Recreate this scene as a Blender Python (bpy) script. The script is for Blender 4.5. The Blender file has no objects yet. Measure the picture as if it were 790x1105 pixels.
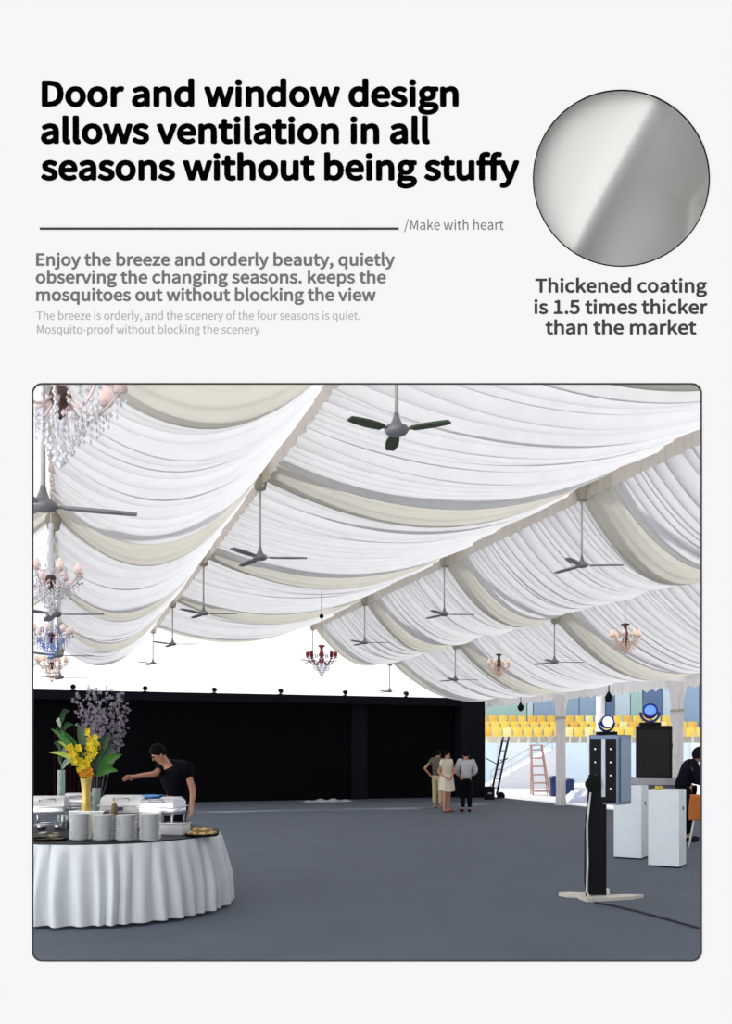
import bpy, bmesh, math, os, random
from mathutils import Vector, Matrix
R = math.radians
PI = math.pi
random.seed(7)
scene = bpy.context.scene
C = scene.collection

# ------------------------------------------------------------------ camera, sky, sun, exposure
F = 950.0                       # focal length in pixels of the 790x1105 frame
EYE = 1.6
HX, HY = 395.0, 808.0           # principal point / horizon in the frame
cam_d = bpy.data.cameras.new('camera')
cam = bpy.data.objects.new('camera', cam_d); C.objects.link(cam)
cam.location = (0, 0, EYE); cam.rotation_euler = (R(90), 0, 0)
cam_d.sensor_fit = 'AUTO'; cam_d.sensor_width = 36.0
cam_d.lens = 36.0 * F / 1105.0
cam_d.shift_y = (HY - 552.5) / 1105.0
cam_d.clip_end = 500
scene.camera = cam

SKY_FRONT, SKY_SIDE, SKY_HORIZON, SKY_ZENITH = 1.65, 1.50, 1.50, 0.30      # sky behind the camera, above the far horizon, overhead
w = bpy.data.worlds.new('sky'); scene.world = w; w.use_nodes = True
nt = w.node_tree; nt.nodes.clear()
out = nt.nodes.new('ShaderNodeOutputWorld'); bg = nt.nodes.new('ShaderNodeBackground')
tc = nt.nodes.new('ShaderNodeTexCoord'); sp = nt.nodes.new('ShaderNodeSeparateXYZ')
nt.links.new(tc.outputs['Generated'], sp.inputs[0])
def ramp(sock, a, b, c, d):
    r = nt.nodes.new('ShaderNodeMapRange'); r.interpolation_type = 'SMOOTHSTEP'
    for nm, v in (('From Min', a), ('From Max', b)): r.inputs[nm].default_value = v
    for nm, v in (('To Min', c), ('To Max', d)):
        if isinstance(v, (int, float)): r.inputs[nm].default_value = v
        else: nt.links.new(v, r.inputs[nm])
    nt.links.new(sock, r.inputs['Value']); return r.outputs[0]
elev = ramp(sp.outputs['Z'], .2, .75, SKY_HORIZON, SKY_ZENITH)
side = ramp(sp.outputs['X'], -.5, .5, SKY_FRONT+SKY_SIDE, SKY_FRONT-SKY_SIDE)      # brighter towards the left, behind the camera
mul = nt.nodes.new('ShaderNodeMath'); mul.operation = 'MULTIPLY'
nt.links.new(side, mul.inputs[0]); nt.links.new(ramp(sp.outputs['Z'], -.2, .7, 1.22, .62), mul.inputs[1])
lev = ramp(sp.outputs['Y'], -.25, .25, mul.outputs[0], elev)
bg.inputs['Color'].default_value = (0.97, 0.985, 1.0, 1)
nt.links.new(lev, bg.inputs['Strength']); nt.links.new(bg.outputs[0], out.inputs[0])

SUN_DIR = Vector((-0.40, 0.54, 0.74)).normalized()   # towards the sun
sd = bpy.data.lights.new('sun', 'SUN'); sd.energy = 3.1; sd.angle = R(2.5); sd.color = (1.0, 0.985, 0.96)
sun = bpy.data.objects.new('sun', sd); C.objects.link(sun)
sun.rotation_euler = SUN_DIR.to_track_quat('Z', 'Y').to_euler(); sun.location = (-20, -10, 30)

vs = scene.view_settings
scene.display_settings.display_device = 'sRGB'
vs.view_transform = 'Standard'; vs.look = 'None'; vs.exposure = 0.0; vs.gamma = 1.0; vs.use_curve_mapping = False
scene.cycles.use_denoising = True
scene.cycles.max_bounces = 10; scene.cycles.diffuse_bounces = 5; scene.cycles.transparent_max_bounces = 12

# ------------------------------------------------------------------ materials
MATS = {}
def lin(c):
    return tuple((x/255/12.92 if x/255 <= .04045 else ((x/255+.055)/1.055)**2.4) for x in c)
def _var(nt, col, var, scale):
    tc = nt.nodes.new('ShaderNodeTexCoord'); n = nt.nodes.new('ShaderNodeTexNoise')
    n.inputs['Scale'].default_value = scale; n.inputs['Detail'].default_value = 4
    nt.links.new(tc.outputs['Object'], n.inputs['Vector'])
    r = nt.nodes.new('ShaderNodeValToRGB')
    r.color_ramp.elements[0].position = .3; r.color_ramp.elements[1].position = .7
    r.color_ramp.elements[0].color = tuple(max(0, c*(1-var)) for c in col) + (1,)
    r.color_ramp.elements[1].color = tuple(min(1, c*(1+var)) for c in col) + (1,)
    nt.links.new(n.outputs['Fac'], r.inputs['Fac'])
    return r.outputs['Color'], n
def mat(name, rgb, rough=.6, metal=0., spec=.4, var=.06, scale=12., bump=0., emit=0., trans=0., alpha=1.):
    if name in MATS: return MATS[name]
    m = bpy.data.materials.new(name); m.use_nodes = True; nt = m.node_tree
    b = nt.nodes['Principled BSDF']; col = lin(rgb)
    o, n = _var(nt, col, var, scale)
    nt.links.new(o, b.inputs['Base Color'])
    b.inputs['Roughness'].default_value = rough; b.inputs['Metallic'].default_value = metal
    b.inputs['Specular IOR Level'].default_value = spec
    if bump:
        bp = nt.nodes.new('ShaderNodeBump'); bp.inputs['Strength'].default_value = bump; bp.inputs['Distance'].default_value = .004
        nt.links.new(n.outputs['Fac'], bp.inputs['Height']); nt.links.new(bp.outputs[0], b.inputs['Normal'])
    if emit:
        b.inputs['Emission Color'].default_value = col + (1,); b.inputs['Emission Strength'].default_value = emit
    if trans:
        b.inputs['Transmission Weight'].default_value = trans; b.inputs['IOR'].default_value = 1.45
    if alpha < 1: b.inputs['Alpha'].default_value = alpha
    MATS[name] = m; return m
def cloth(name, rgb, trgb, fac, var=.03, scale=3.):
    m = bpy.data.materials.new(name); m.use_nodes = True; nt = m.node_tree; nt.nodes.clear()
    o = nt.nodes.new('ShaderNodeOutputMaterial'); mx = nt.nodes.new('ShaderNodeMixShader')
    d = nt.nodes.new('ShaderNodeBsdfDiffuse'); t = nt.nodes.new('ShaderNodeBsdfTranslucent')
    c, n = _var(nt, lin(rgb), var, scale); nt.links.new(c, d.inputs['Color'])
    c2, n2 = _var(nt, lin(trgb), var, scale); nt.links.new(c2, t.inputs['Color'])
    mx.inputs[0].default_value = fac
    nt.links.new(d.outputs[0], mx.inputs[1]); nt.links.new(t.outputs[0], mx.inputs[2]); nt.links.new(mx.outputs[0], o.inputs[0])
    MATS[name] = m; return m

BOARD = mat('white board', (199, 198, 197.5), .9, spec=.0, var=.0)
INK = mat('black ink', (2, 2, 2), .9, spec=.0, var=0)
INK2 = mat('dark grey ink', (55, 55, 55), .9, spec=.0, var=0)
INK3 = mat('grey ink', (94, 94, 94), .9, spec=.0, var=0)
INK4 = mat('pale grey ink', (145, 145, 145), .9, spec=.0, var=0)
TRIM = mat('dark frame paint', (58, 54, 54), .8, spec=.1, var=.02)
SWATCH = mat('coated fabric', (184, 183, 179), .75, spec=.2, var=.015, scale=180, bump=.06)
DRAPE = cloth('white drape cloth', (226, 225, 226), (235, 235, 238), .53)
BAND = cloth('cream drape cloth', (222, 218, 209), (225, 221, 210), .45)
PELMET = cloth('cream pelmet cloth', (228, 220, 211), (222, 210, 197), .40)
COLCLOTH = cloth('white column cloth', (251, 249, 249), (245, 240, 240), .25)
SKIRT = cloth('white skirt cloth', (242, 246, 250), (235, 240, 245), .10)
CARPET = mat('grey carpet', (97, 105, 118), .8, spec=.25, var=.07, scale=1.1, bump=.0)
GROUND = mat('pale concrete', (222, 222, 226), .8, var=.05, scale=.8)
BLACK = mat('black cloth', (13, 13, 17), .95, spec=.05, var=.2)
BLACK2 = mat('black panel', (24, 24, 31), .9, spec=.08, var=.1)
BLACKP = mat('black plastic', (10, 11, 15), .6, spec=.2)
NAVY = mat('dark maroon cloth', (34, 18, 24), .95, spec=.05)
STEEL = mat('brushed steel', (200, 202, 206), .28, metal=.9)
WHITEP = mat('white laminate', (240, 247, 254), .5, spec=.4, var=.02)
WHITEM = mat('white enamel', (232, 232, 230), .4)
CHINA = mat('white china', (240, 242, 243), .25, spec=.5, var=.01)
GREYF = mat('fan grey', (150, 148, 152), .45, metal=.3)
DGREY = mat('fan blade grey', (150, 150, 156), .5)
DGREEN = mat('fan blade dark olive', (72, 84, 66), .5)
ROD = mat('rod grey', (205, 202, 200), .5)

# ------------------------------------------------------------------ mesh builder
class MB:
    def __init__(s): s.v = []; s.f = []
    def add(s, v, f):
        o = len(s.v); s.v += [Vector(p) for p in v]; s.f += [tuple(i+o for i in q) for q in f]; return s
    def box(s, c, d, rz=0, bev=0, rot=None):
        hx, hy, hz = d[0]/2, d[1]/2, d[2]/2
        M = rot if rot is not None else Matrix.Rotation(rz, 3, 'Z'); c = Vector(c)
        if not bev:
            v = [(x, y, z) for z in (-hz, hz) for (x, y) in ((-hx, -hy), (hx, -hy), (hx, hy), (-hx, hy))]
            f = [(3, 2, 1, 0), (4, 5, 6, 7), (0, 1, 5, 4), (1, 2, 6, 5), (2, 3, 7, 6), (3, 0, 4, 7)]
            return s.add([c + M @ Vector(p) for p in v], f)
        b = bmesh.new(); bmesh.ops.create_cube(b, size=1)
        for q in b.verts: q.co = Vector((q.co.x*d[0], q.co.y*d[1], q.co.z*d[2]))
        bmesh.ops.bevel(b, geom=b.edges[:], offset=bev, segments=2, affect='EDGES', profile=.6)
        b.verts.index_update()
        s.add([c + M @ q.co for q in b.verts], [tuple(q.index for q in fc.verts) for fc in b.faces]); b.free(); return s
    def tube(s, pts, r, n=8, cap=True):
        pts = [Vector(p) for p in pts]; m = len(pts)
        rs = r if isinstance(r, (list, tuple)) else [r]*m
        v = []; f = []; prev = None
        for i, p in enumerate(pts):
            t = (pts[min(i+1, m-1)] - pts[max(i-1, 0)]).normalized()
            if prev is None:
                a = Vector((0, 0, 1)) if abs(t.z) < .9 else Vector((1, 0, 0))
                x = t.cross(a).normalized()
            else: x = (prev - t*prev.dot(t)).normalized()
            prev = x; y = t.cross(x)
            v += [p + (x*math.cos(2*PI*k/n) + y*math.sin(2*PI*k/n))*rs[i] for k in range(n)]
        for i in range(m-1):
            f += [(i*n+k, i*n+(k+1) % n, (i+1)*n+(k+1) % n, (i+1)*n+k) for k in range(n)]
        if cap: f += [tuple(reversed(range(n))), tuple((m-1)*n+k for k in range(n))]
        return s.add(v, f)
    def lathe(s, prof, c=(0, 0, 0), n=20, rot=None, sx=1, sy=1):
        v = []; f = []; m = len(prof); c = Vector(c)
        for (r, z) in prof:
            for k in range(n):
                p = Vector((r*math.cos(2*PI*k/n)*sx, r*math.sin(2*PI*k/n)*sy, z))
                v.append(c + (rot @ p if rot is not None else p))
        for i in range(m-1):
            f += [(i*n+k, i*n+(k+1) % n, (i+1)*n+(k+1) % n, (i+1)*n+k) for k in range(n)]
        if prof[0][0] > 1e-5: f.append(tuple(reversed(range(n))))
        if prof[-1][0] > 1e-5: f.append(tuple((m-1)*n+k for k in range(n)))
        return s.add(v, f)
    def ball(s, c, r, n=12, m=8, rot=None):
        r = (r, r, r) if not isinstance(r, (tuple, list)) else r
        prof = [(max(1e-6, math.sin(PI*i/m)), -math.cos(PI*i/m)) for i in range(m+1)]
        c = Vector(c); v = []; f = []
        for (a, z) in prof:
            for k in range(n):
                p = Vector((a*math.cos(2*PI*k/n)*r[0], a*math.sin(2*PI*k/n)*r[1], z*r[2]))
                v.append(c + (rot @ p if rot is not None else p))
        for i in range(m):
            f += [(i*n+k, i*n+(k+1) % n, (i+1)*n+(k+1) % n, (i+1)*n+k) for k in range(n)]
        return s.add(v, f)
    def prism(s, poly, z0, z1):
        n = len(poly)
        return s.add([(x, y, z0) for x, y in poly] + [(x, y, z1) for x, y in poly],
            [tuple(reversed(range(n))), tuple(range(n, 2*n))] + [(k, (k+1) % n, n+(k+1) % n, n+k) for k in range(n)])
    def grid(s, fn, nu, nv, closed=False):
        v = [fn(i/nu, j/nv) for i in range(nu+1) for j in range(nv+1)]
        f = [(i*(nv+1)+j, (i+1)*(nv+1)+j, (i+1)*(nv+1)+j+1, i*(nv+1)+j+1) for i in range(nu) for j in range(nv)]
        return s.add(v, f)
    def build(s, name, m, parent=None, smooth=False, ang=None):
        me = bpy.data.meshes.new(name)
        me.from_pydata([tuple(p) for p in s.v], [], s.f); me.update()
        b = bmesh.new(); b.from_mesh(me); bmesh.ops.remove_doubles(b, verts=b.verts[:], dist=1e-5)
        bmesh.ops.recalc_face_normals(b, faces=b.faces[:]); b.to_mesh(me); b.free()
        if smooth:
            me.shade_smooth()
            if ang: me.set_sharp_from_angle(angle=R(ang))
        me.materials.append(m)
        o = bpy.data.objects.new(name, me); C.objects.link(o)
        if parent is not None: o.parent = parent
        return o
def tag(o, label=None, cat=None, group=None, kind=None):
    if label: o['label'] = label
    if cat: o['category'] = cat
    if group: o['group'] = group
    if kind: o['kind'] = kind
    return o
def thing(name, label, cat, loc=(0, 0, 0), rz=0, group=None):
    o = bpy.data.objects.new(name, None); C.objects.link(o); o.empty_display_size = .1
    o.location = loc; o.rotation_euler = (0, 0, rz); return tag(o, label, cat, group)
def struct(name, parent=None):
    o = bpy.data.objects.new(name, None); C.objects.link(o); o['kind'] = 'structure'
    if parent: o.parent = parent
    return o
def copy_tree(o, parent=None):
    c = o.copy(); C.objects.link(c)
    if parent is not None: c.parent = parent
    for ch in [q for q in list(bpy.data.objects) if q.parent == o]: copy_tree(ch, c)
    return c
def at(px, py, d):               # the point that lies d metres ahead of the camera behind a pixel
    return Vector(((px-HX)/F*d, d, EYE-(py-HY)/F*d))
def gx(px, d): return (px-HX)/F*d
CA, SA = math.cos(math.atan(323/950)), math.sin(math.atan(323/950))
def T(u, v, z): return Vector((CA*u - SA*v, SA*u + CA*v, z))       # tent axes: u across, v along
TROT = math.atan(323/950)

# ------------------------------------------------------------------ floor, ground
def flat(name, poly, z0, z1, m):
    o = MB().prism(poly, z0, z1).build(name, m); o['kind'] = 'structure'; return o
fl = [T(-5, 4.9, 0), T(13.5, -1.39, 0), T(13.5, 27.2, 0), T(-5, 27.2, 0)]
flat('floor', [(p.x, p.y) for p in fl], -.05, 0, CARPET)
flat('ground', [(-60, 3.03), (80, 3.03), (80, 120), (-60, 120)], -.3, -.05, GROUND)

# ------------------------------------------------------------------ the printed white wall in front of the hall
D = 3.0
def bp(px, py): p = at(px, py, D); return (p.x, p.z)
def rrect(x0, y0, x1, y1, r, n=8):
    pts = []
    for (cx, cy, a0) in ((x1-r, y0+r, -90), (x1-r, y1-r, 0), (x0+r, y1-r, 90), (x0+r, y0+r, 180)):
        for k in range(n+1):
            a = R(a0+90*k/n); pts.append(bp(cx+r*math.cos(a), cy+r*math.sin(a)))
    return pts
def circ(cx, cy, r, n=72): return [bp(cx+r*math.cos(2*PI*k/n), cy+r*math.sin(2*PI*k/n)) for k in range(n)]
def holed(name, loops0, loops1, y0, y1, m, parent=None):
    # plate between front loops (at y0) and back loops (at y1)
    v = []; f = []
    for loops, y in ((loops0, y0), (loops1, y1)):
        b = bmesh.new()
        for L in loops:
            q = [b.verts.new((x, y, z)) for x, z in L]
            for i in range(len(q)): b.edges.new((q[i], q[(i+1) % len(q)]))
        bmesh.ops.triangle_fill(b, use_beauty=True, use_dissolve=False, edges=b.edges[:])
        b.verts.index_update(); o = len(v)
        v += [p.co.copy() for p in b.verts]; f += [tuple(p.index+o for p in fc.verts) for fc in b.faces]; b.free()
    mb = MB().add(v, f)
    for L0, L1 in zip(loops0, loops1):
        n = len(L0)
        mb.add([(x, y0, z) for x, z in L0]+[(x, y1, z) for x, z in L1], [(k, (k+1) % n, n+(k+1) % n, n+k) for k in range(n)])
    return mb.build(name, m, parent)
outer = [(-1.75, 0), (1.75, 0), (1.75, 4.4), (-1.75, 4.4)]
wall = holed('wall_front', [outer, rrect(35.5, 414.5, 756.5, 1036.5, 10), circ(670.5, 192.5, 95.2)],
             [outer, rrect(17, 396, 775, 1055, 12), circ(670.5, 192.5, 116)], D, D+.06, BOARD)
wall['kind'] = 'structure'
o = holed('opening_frame', [rrect(34.4, 413.4, 757.6, 1037.6, 11), rrect(36.2, 415.2, 755.8, 1035.8, 9.6)],
          [rrect(34.4, 413.4, 757.6, 1037.6, 11), rrect(36.2, 415.2, 755.8, 1035.8, 9.6)], D-.0012, D+.001, TRIM, wall)
o = holed('ring_trim', [circ(670.5, 192.5, 95.6), circ(670.5, 192.5, 94.4)], [circ(670.5, 192.5, 95.6), circ(670.5, 192.5, 94.4)], D-.0012, D+.001, INK, wall)
o = MB()
a, b_ = bp(43, 245.9), bp(430, 248); o.box(((a[0]+b_[0])/2, D-.001, (a[1]+b_[1])/2), (b_[0]-a[0], .002, a[1]-b_[1])).build('rule_line', INK2, wall)
try:                            # Blender's own bundled typeface, else its default one
    FONT = bpy.data.fonts.load(os.path.join(bpy.utils.system_resource('DATAFILES'), 'fonts', 'Noto Sans CJK Regular.woff2'))
except Exception:
    FONT = None
def text_mesh(body, space):
    cu = bpy.data.curves.new('t', 'FONT'); cu.body = body; cu.size = 1.0; cu.space_character = space
    cu.resolution_u = 4; cu.fill_mode = 'FRONT'
    if FONT: cu.font = FONT
    ob = bpy.data.objects.new('t', cu); C.objects.link(ob)
    dg = bpy.context.evaluated_depsgraph_get(); me = bpy.data.meshes.new_from_object(ob.evaluated_get(dg))
    bpy.data.objects.remove(ob); bpy.data.curves.remove(cu); return me
CAPM = text_mesh('E', 1); CAP = max(q.co.y for q in CAPM.vertices)
def lettering(body, x0, x1, base, cap, m, bold, name):
    """bold: stroke gain in frame pixels on every side"""
    me = text_mesh(body, 1.0); V = [q.co.copy() for q in me.vertices]; P = [tuple(p.vertices) for p in me.polygons]; bpy.data.meshes.remove(me)
    mn, mx_ = min(q.x for q in V), max(q.x for q in V)
    A = bp(x0, base); B = bp(x1, base); g = bold*D/F
    sx = (B[0]-A[0]-2*g)/(mx_-mn); sy = (cap*D/F-2*g)/CAP
    mb = MB()
    offs = [(0, 0)]+([(g*math.cos(k*PI/6), g*math.sin(k*PI/6)) for k in range(12)] if bold else [])
    if bold: offs += [(g*.5*math.cos(k*PI/3), g*.5*math.sin(k*PI/3)) for k in range(6)]
    for k, (ox, oy) in enumerate(offs):
        mb.add([(A[0]+g+(q.x-mn)*sx+ox, D-.0006-k*.00002, A[1]+g+q.y*sy+oy) for q in V], P)
    return mb.build(name, m, wall)
for body, x0, x1, base in (('Door and window design', 45, 495, 115.5), ('allows ventilation in all', 44, 464, 155.5), ('seasons without being stuffy', 44, 560.5, 195)):
    lettering(body, x0, x1, base, 28.6, INK, 1.55, 'headline_lettering')
lettering('/Make with heart', 436, 543.5, 248, 10.6, INK3, 0, 'tagline_lettering')
for body, x0, x1, base in (('Enjoy the breeze and orderly beauty, quietly', 39, 426, 287), ('observing the changing seasons. keeps the', 38.5, 416.5, 306), ('mosquitoes out without blocking the view', 39, 405.5, 325)):
    lettering(body, x0, x1, base, 13.6, INK3, .5, 'subheading_lettering')
for body, x0, x1, base in (('The breeze is orderly, and the scenery of the four seasons is quiet.', 39.5, 388.5, 345), ('Mosquito-proof without blocking the scenery', 40, 280, 360)):
    lettering(body, x0, x1, base, 8.8, INK4, 0, 'small_lettering')
for body, x0, x1, base in (('Thickened coating', 577.5, 763, 316), ('is 1.5 times thicker', 576.5, 763.5, 339), ('than the market', 588.5, 751.5, 361)):
    lettering(body, x0, x1, base, 15.2, INK2, .6, 'swatch_lettering')

# fabric sample bunched in folds behind the round hole
cxs, czs = bp(670.5, 192.5)
def slope(c):                    # slope across the folds, c in pixels right of the main ridge
    pts = [(-150, -.05), (-90, -.04), (-60, .0), (-30, .12), (-12, .34), (-2, .2), (5, -.8), (16, -2.1), (40, -1.9), (62, -1.3), (84, -.9), (91, .3), (97, 1.5), (112, 1.5), (160, .3)]
    for (a, p), (b, q) in zip(pts, pts[1:]):
        if c <= b: return p+(q-p)*max(0, (c-a))/(b-a)
    return .1
HT = [0.0]
for c in range(-160, 161): HT.append(HT[-1]+slope(c))
def sw(i, j):
    x, y = i*99*math.cos(2*PI*j), i*99*math.sin(2*PI*j)
    t = x*-.419+y*.909
    c = (x+9.5)*.909+y*.419 + 5*math.sin(t*.016+.5) + (.00028*t*t if t > 0 else 0)
    c2 = min(159, max(-159, c*(1+.0012*t) - .5*max(0, t+8)*(lambda q: q*q*(3-2*q))(min(1, max(0, c-15)/80))))
    k = c2+160; h = HT[int(k)]+(HT[int(k)+1]-HT[int(k)])*(k-int(k))
    h += 3.5*math.exp(-((c-62)/26)**2-((t-55)/50)**2) - 4*math.exp(-((c+75)/22)**2-((t-40)/60)**2)
    dep = .022-(h-HT[160])*D/F; q = 1+dep/D
    return (cxs*q+x*q*D/F, D+dep, EYE+(czs-EYE)*q-y*q*D/F)
o = MB().grid(sw, 70, 200).build('fabric_sample', SWATCH, None, True)
tag(o, 'round grey-white coated fabric sample with diagonal folds in the white wall', 'fabric')

# ------------------------------------------------------------------ draped ceiling
ceiling = struct('ceiling')
L = {0: (-.15, 2.88), 1: (2.38, 3.60), 2: (7.2, 3.9), 3: (9.73, 2.88), 4: (13.2, 1.75), -1: (-3.7, 1.75)}   # u, height above the eye
VK = [1.3, 6.3, 11.3, 16.3, 21.3, 26.3]
SAG = {(-1, 0): .55, (0, 1): .80, (1, 2): .55, (2, 3): .66, (3, 4): .58}
BW = .58                                             # half of the cream band under each rafter is .42 m
def chord(a, b, s, sag):
    A, B = L[a], L[b]
    return A[0]+(B[0]-A[0])*s, EYE + A[1]+(B[1]-A[1])*s - 4*sag*s*(1-s)
for (a, b), sag in SAG.items():
    for k in range(5):
        v0, v1 = VK[k], VK[k+1]
        lo, hi = (4.0 if k == 0 else v0+.09), v1-BW
        rnd = random.Random(100*a+10*b+k)
        # irregular pinched folds across the bay
        xs = [lo]
        while xs[-1] < hi-.14: xs.append(xs[-1]+rnd.choice((.11, .15, .19, .23, .28, .36))*rnd.uniform(.85, 1.1))
        xs[-1] = hi
        dep = [min(.24, .03+.62*(xs[i+1]-xs[i]))*rnd.uniform(.4, 1.1) for i in range(len(xs)-1)]
        wob = [rnd.uniform(-.07, .07) for _ in xs]
        vv = []
        for i in range(len(xs)-1):
            for q in range(8): vv.append((i, q/8))
        vv.append((len(xs)-2, 1.0))
        nu = 22
        verts = []; faces = []
        for iu in range(nu+1):
            s = iu/nu; u, z = chord(a, b, s, sag)
            g = math.sin(PI*s); amp = .45+.55*g
            for (i, q) in vv:
                w0 = xs[i]+(wob[i]*math.sin(PI*s+wob[i]*20) if 0 < i else 0)
                w1 = xs[i+1]+(wob[i+1]*math.sin(PI*s+wob[i+1]*20) if i+1 < len(xs)-1 else 0)
                v = w0+(w1-w0)*q
                lobe = dep[i]*math.sin(PI*q)**.75 if 0 < q < 1 else 0
                rise = .16*g*(1-((v-(v0+v1)/2)/2.5)**2)
                verts.append(T(u, v, z + rise - lobe*amp))
        m = len(vv)
        for iu in range(nu):
            for j in range(m-1): faces.append((iu*m+j, (iu+1)*m+j, (iu+1)*m+j+1, iu*m+j+1))
        MB().add(verts, faces).build('drape', DRAPE, ceiling, True, 55)
    for k in range(1, 6):
        vk = VK[k]; end = .12 if k == 5 else 0
        def band(i, j, a=a, b=b, sag=sag, vk=vk):
            u, z = chord(a, b, i, sag+.03-end); g = math.sin(PI*i)
            hem = max(0, j-.85)/.15; jj = min(1, j/.85)          # the far edge turns up into a hem
            v = vk-BW-.045+(BW+.205)*jj-.02*hem
            belly = .05*math.sin(PI*min(1, jj*1.05))*(.4+g)*(1-hem) + .014*math.sin(jj*24+i*3)*g
            near = max(0, 1-j/.07)                                # and the near edge tucks up behind the folds
            return T(u, v, z-belly-.05*g*min(1, jj*1.6)+.24*hem+.17*near)
        MB().grid(band, 24, 34).build('cream_drape', BAND, ceiling, True)
def pelmet(li, top, bot, zig=0., m=PELMET):
    u, h = L[li]; rnd = random.Random(li)
    n = 640; v0, v1 = 4.0, 26.4; verts = []; faces = []
    for j in range(n+1):
        v = v0+(v1-v0)*j/n
        du = .012*math.sin(v*2*PI/.17)+.008*math.sin(v*2*PI/.43+1)
        z1 = EYE+h+bot
        if zig: z1 += zig*abs(((v/.34) % 1)*2-1)
        else: z1 += .007*math.sin(v*2*PI/.34)
        verts += [T(u+du*.3, v, EYE+h+top), T(u+du, v, EYE+h+(top+bot)/2), T(u+du*1.4, v, z1)]
    for j in range(n):
        for q in (0, 1): faces.append((j*3+q, j*3+q+1, j*3+4+q, j*3+3+q))
    MB().add(verts, faces).build('pelmet', m, ceiling, True)
pelmet(1, .12, -.23); pelmet(2, .12, -.24); pelmet(0, .05, -.12); pelmet(3, .05, -.06); pelmet(4, .06, -.42, .11, COLCLOTH)
# gathered knots where rafters and purlins meet, rafters and purlins above the cloth
for li in (0, 1, 2, 3):
    for k in range(1, 6):
        u, h = L[li]; c = T(u, VK[k]-.05, EYE+h)
        MB().lathe([(.04, -.25), (.07, -.235), (.085, -.15), (.11, -.03), (.13, .10)], c, 14, Matrix.Rotation(TROT, 3, 'Z'), 1, 1.35).build('drape_knot', BAND, ceiling, True)
fr_m = mat('aluminium rafter', (190, 192, 196), .4, metal=.6)
frame = struct('trim_1')
for k in range(1, 6):
    for (a, b) in SAG:
        A, B = L[a], L[b]; p, q = T(A[0], VK[k]-.1, EYE+A[1]+.28), T(B[0], VK[k]-.1, EYE+B[1]+.28)
        MB().tube([p, q], .1, 4).build('rafter', fr_m, frame)

# ------------------------------------------------------------------ columns along the right side
def column(v, label):
    c = T(L[4][0], v, 0); t = thing('wrapped_column', label, 'column', c, TROT, 'white wrapped columns')
    mb = MB(); n = 36
    def shaft(i, j):
        z = 3.12*i; a = 2*PI*j; r = .125+.012*math.cos(a*9) + (.10*max(0, (z-2.55)/.57)**1.5 if z > 2.55 else 0) + (.03*max(0, 1-z/.25))
        return (r*math.cos(a), r*math.sin(a), z)
    mb.grid(shaft, 26, 72); mb.build('cloth_wrap', COLCLOTH, t, True)
    MB().lathe([(.0, 2.44), (.15, 2.44), (.152, 2.5), (.0, 2.5)], (0, 0, 0), 20).build('tie_band', PELMET, t, True)
    MB().box((0, 0, .01), (.36, .36, .02)).build('base_plate', STEEL, t)
    return t
column(16.75, 'white cloth-wrapped tent column behind the black speaker, nearest of the row')
column(21.75, 'white cloth-wrapped tent column left of the black kiosk, beside the ladder')

# ------------------------------------------------------------------ white cloth closing the far gable
gp = [(-4.1, 0), (13.3, 0)]+[(L[q][0]+(.1 if q == 4 else -.1 if q == -1 else 0), EYE+L[q][1]+.55) for q in (4, 3, 2, 1, 0, -1)]
gab = MB()
def g_top(u):
    pp = sorted(gp[2:])
    for (a, p), (b, q) in zip(pp, pp[1:]):
        if u <= b: return p+(q-p)*max(0, u-a)/(b-a)
    return pp[-1][1]
def gf(i, j): u = -3.7+16.9*i; return T(u, 27.5+.02*math.sin(u*6)+.008*math.sin(u*17), .02+(g_top(u)-.02)*j)
o = gab.grid(gf, 300, 4).build('wall_far', cloth('white gable cloth', (250, 250, 250), (253, 253, 253), .76), None, True); o['kind'] = 'structure'

# ------------------------------------------------------------------ black backdrop across the far end
VB = 26.1
back = struct('wall_back')
TR3 = Matrix.Rotation(TROT, 3, 'Z')
def tb(mb, u0, u1, v0, v1, z0, z1): return mb.box(T((u0+u1)/2, (v0+v1)/2, (z0+z1)/2), (u1-u0, v1-v0, z1-z0), TROT)
tb(MB(), -4.2, 13.0, VB+.5, VB+.62, 0, 3.1).build('back_panel', BLACK, back)
tb(MB(), -4.2, 13.0, VB, VB+.66, 3.0, 3.25).build('fascia', BLACK2, back)
tb(MB(), 12.15, 13.0, VB, VB+.66, 0, 3.0).build('end_pier', BLACK2, back)
tb(MB(), 8.55, 9.05, VB+.36, VB+.5, 0, 3.0).build('pier', BLACK2, back)
def curt(i, j): return T(-.4+2.2*i*.55, VB+.38+.04*math.sin(i*70), 2.2*j+.02)
MB().grid(curt, 120, 3).build('curtain', NAVY, back, True)
for n_, (px, nm) in enumerate(((77, 'leftmost, above the flower arrangement'), (155, 'above the serving person'), (230, 'second left of the red chandelier'), (302, 'just left of the red chandelier'), (372, 'just right of the red chandelier'), (438, 'near the right end'))):
    k = (px-HX)/F; y = VB/(CA-SA*k); p = Vector((k*y, y+.15, 3.25))
    t = thing('spotlight', 'small black spotlight on the black backdrop top, '+nm, 'spotlight', p, TROT, 'spotlights on the backdrop')
    MB().lathe([(.07, 0), (.07, .02), (.02, .03), (.02, .07), (0, .07)], (0, 0, 0), 10).build('stand', BLACKP, t, True)
    MB().lathe([(.0, -.1), (.05, -.09), (.055, .05), (.075, .09), (.068, .09), (.0, .06)], (0, 0, .115), 12, Matrix.Rotation(R(100), 3, 'X')).build('lamp_body', BLACKP, t, True)

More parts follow.
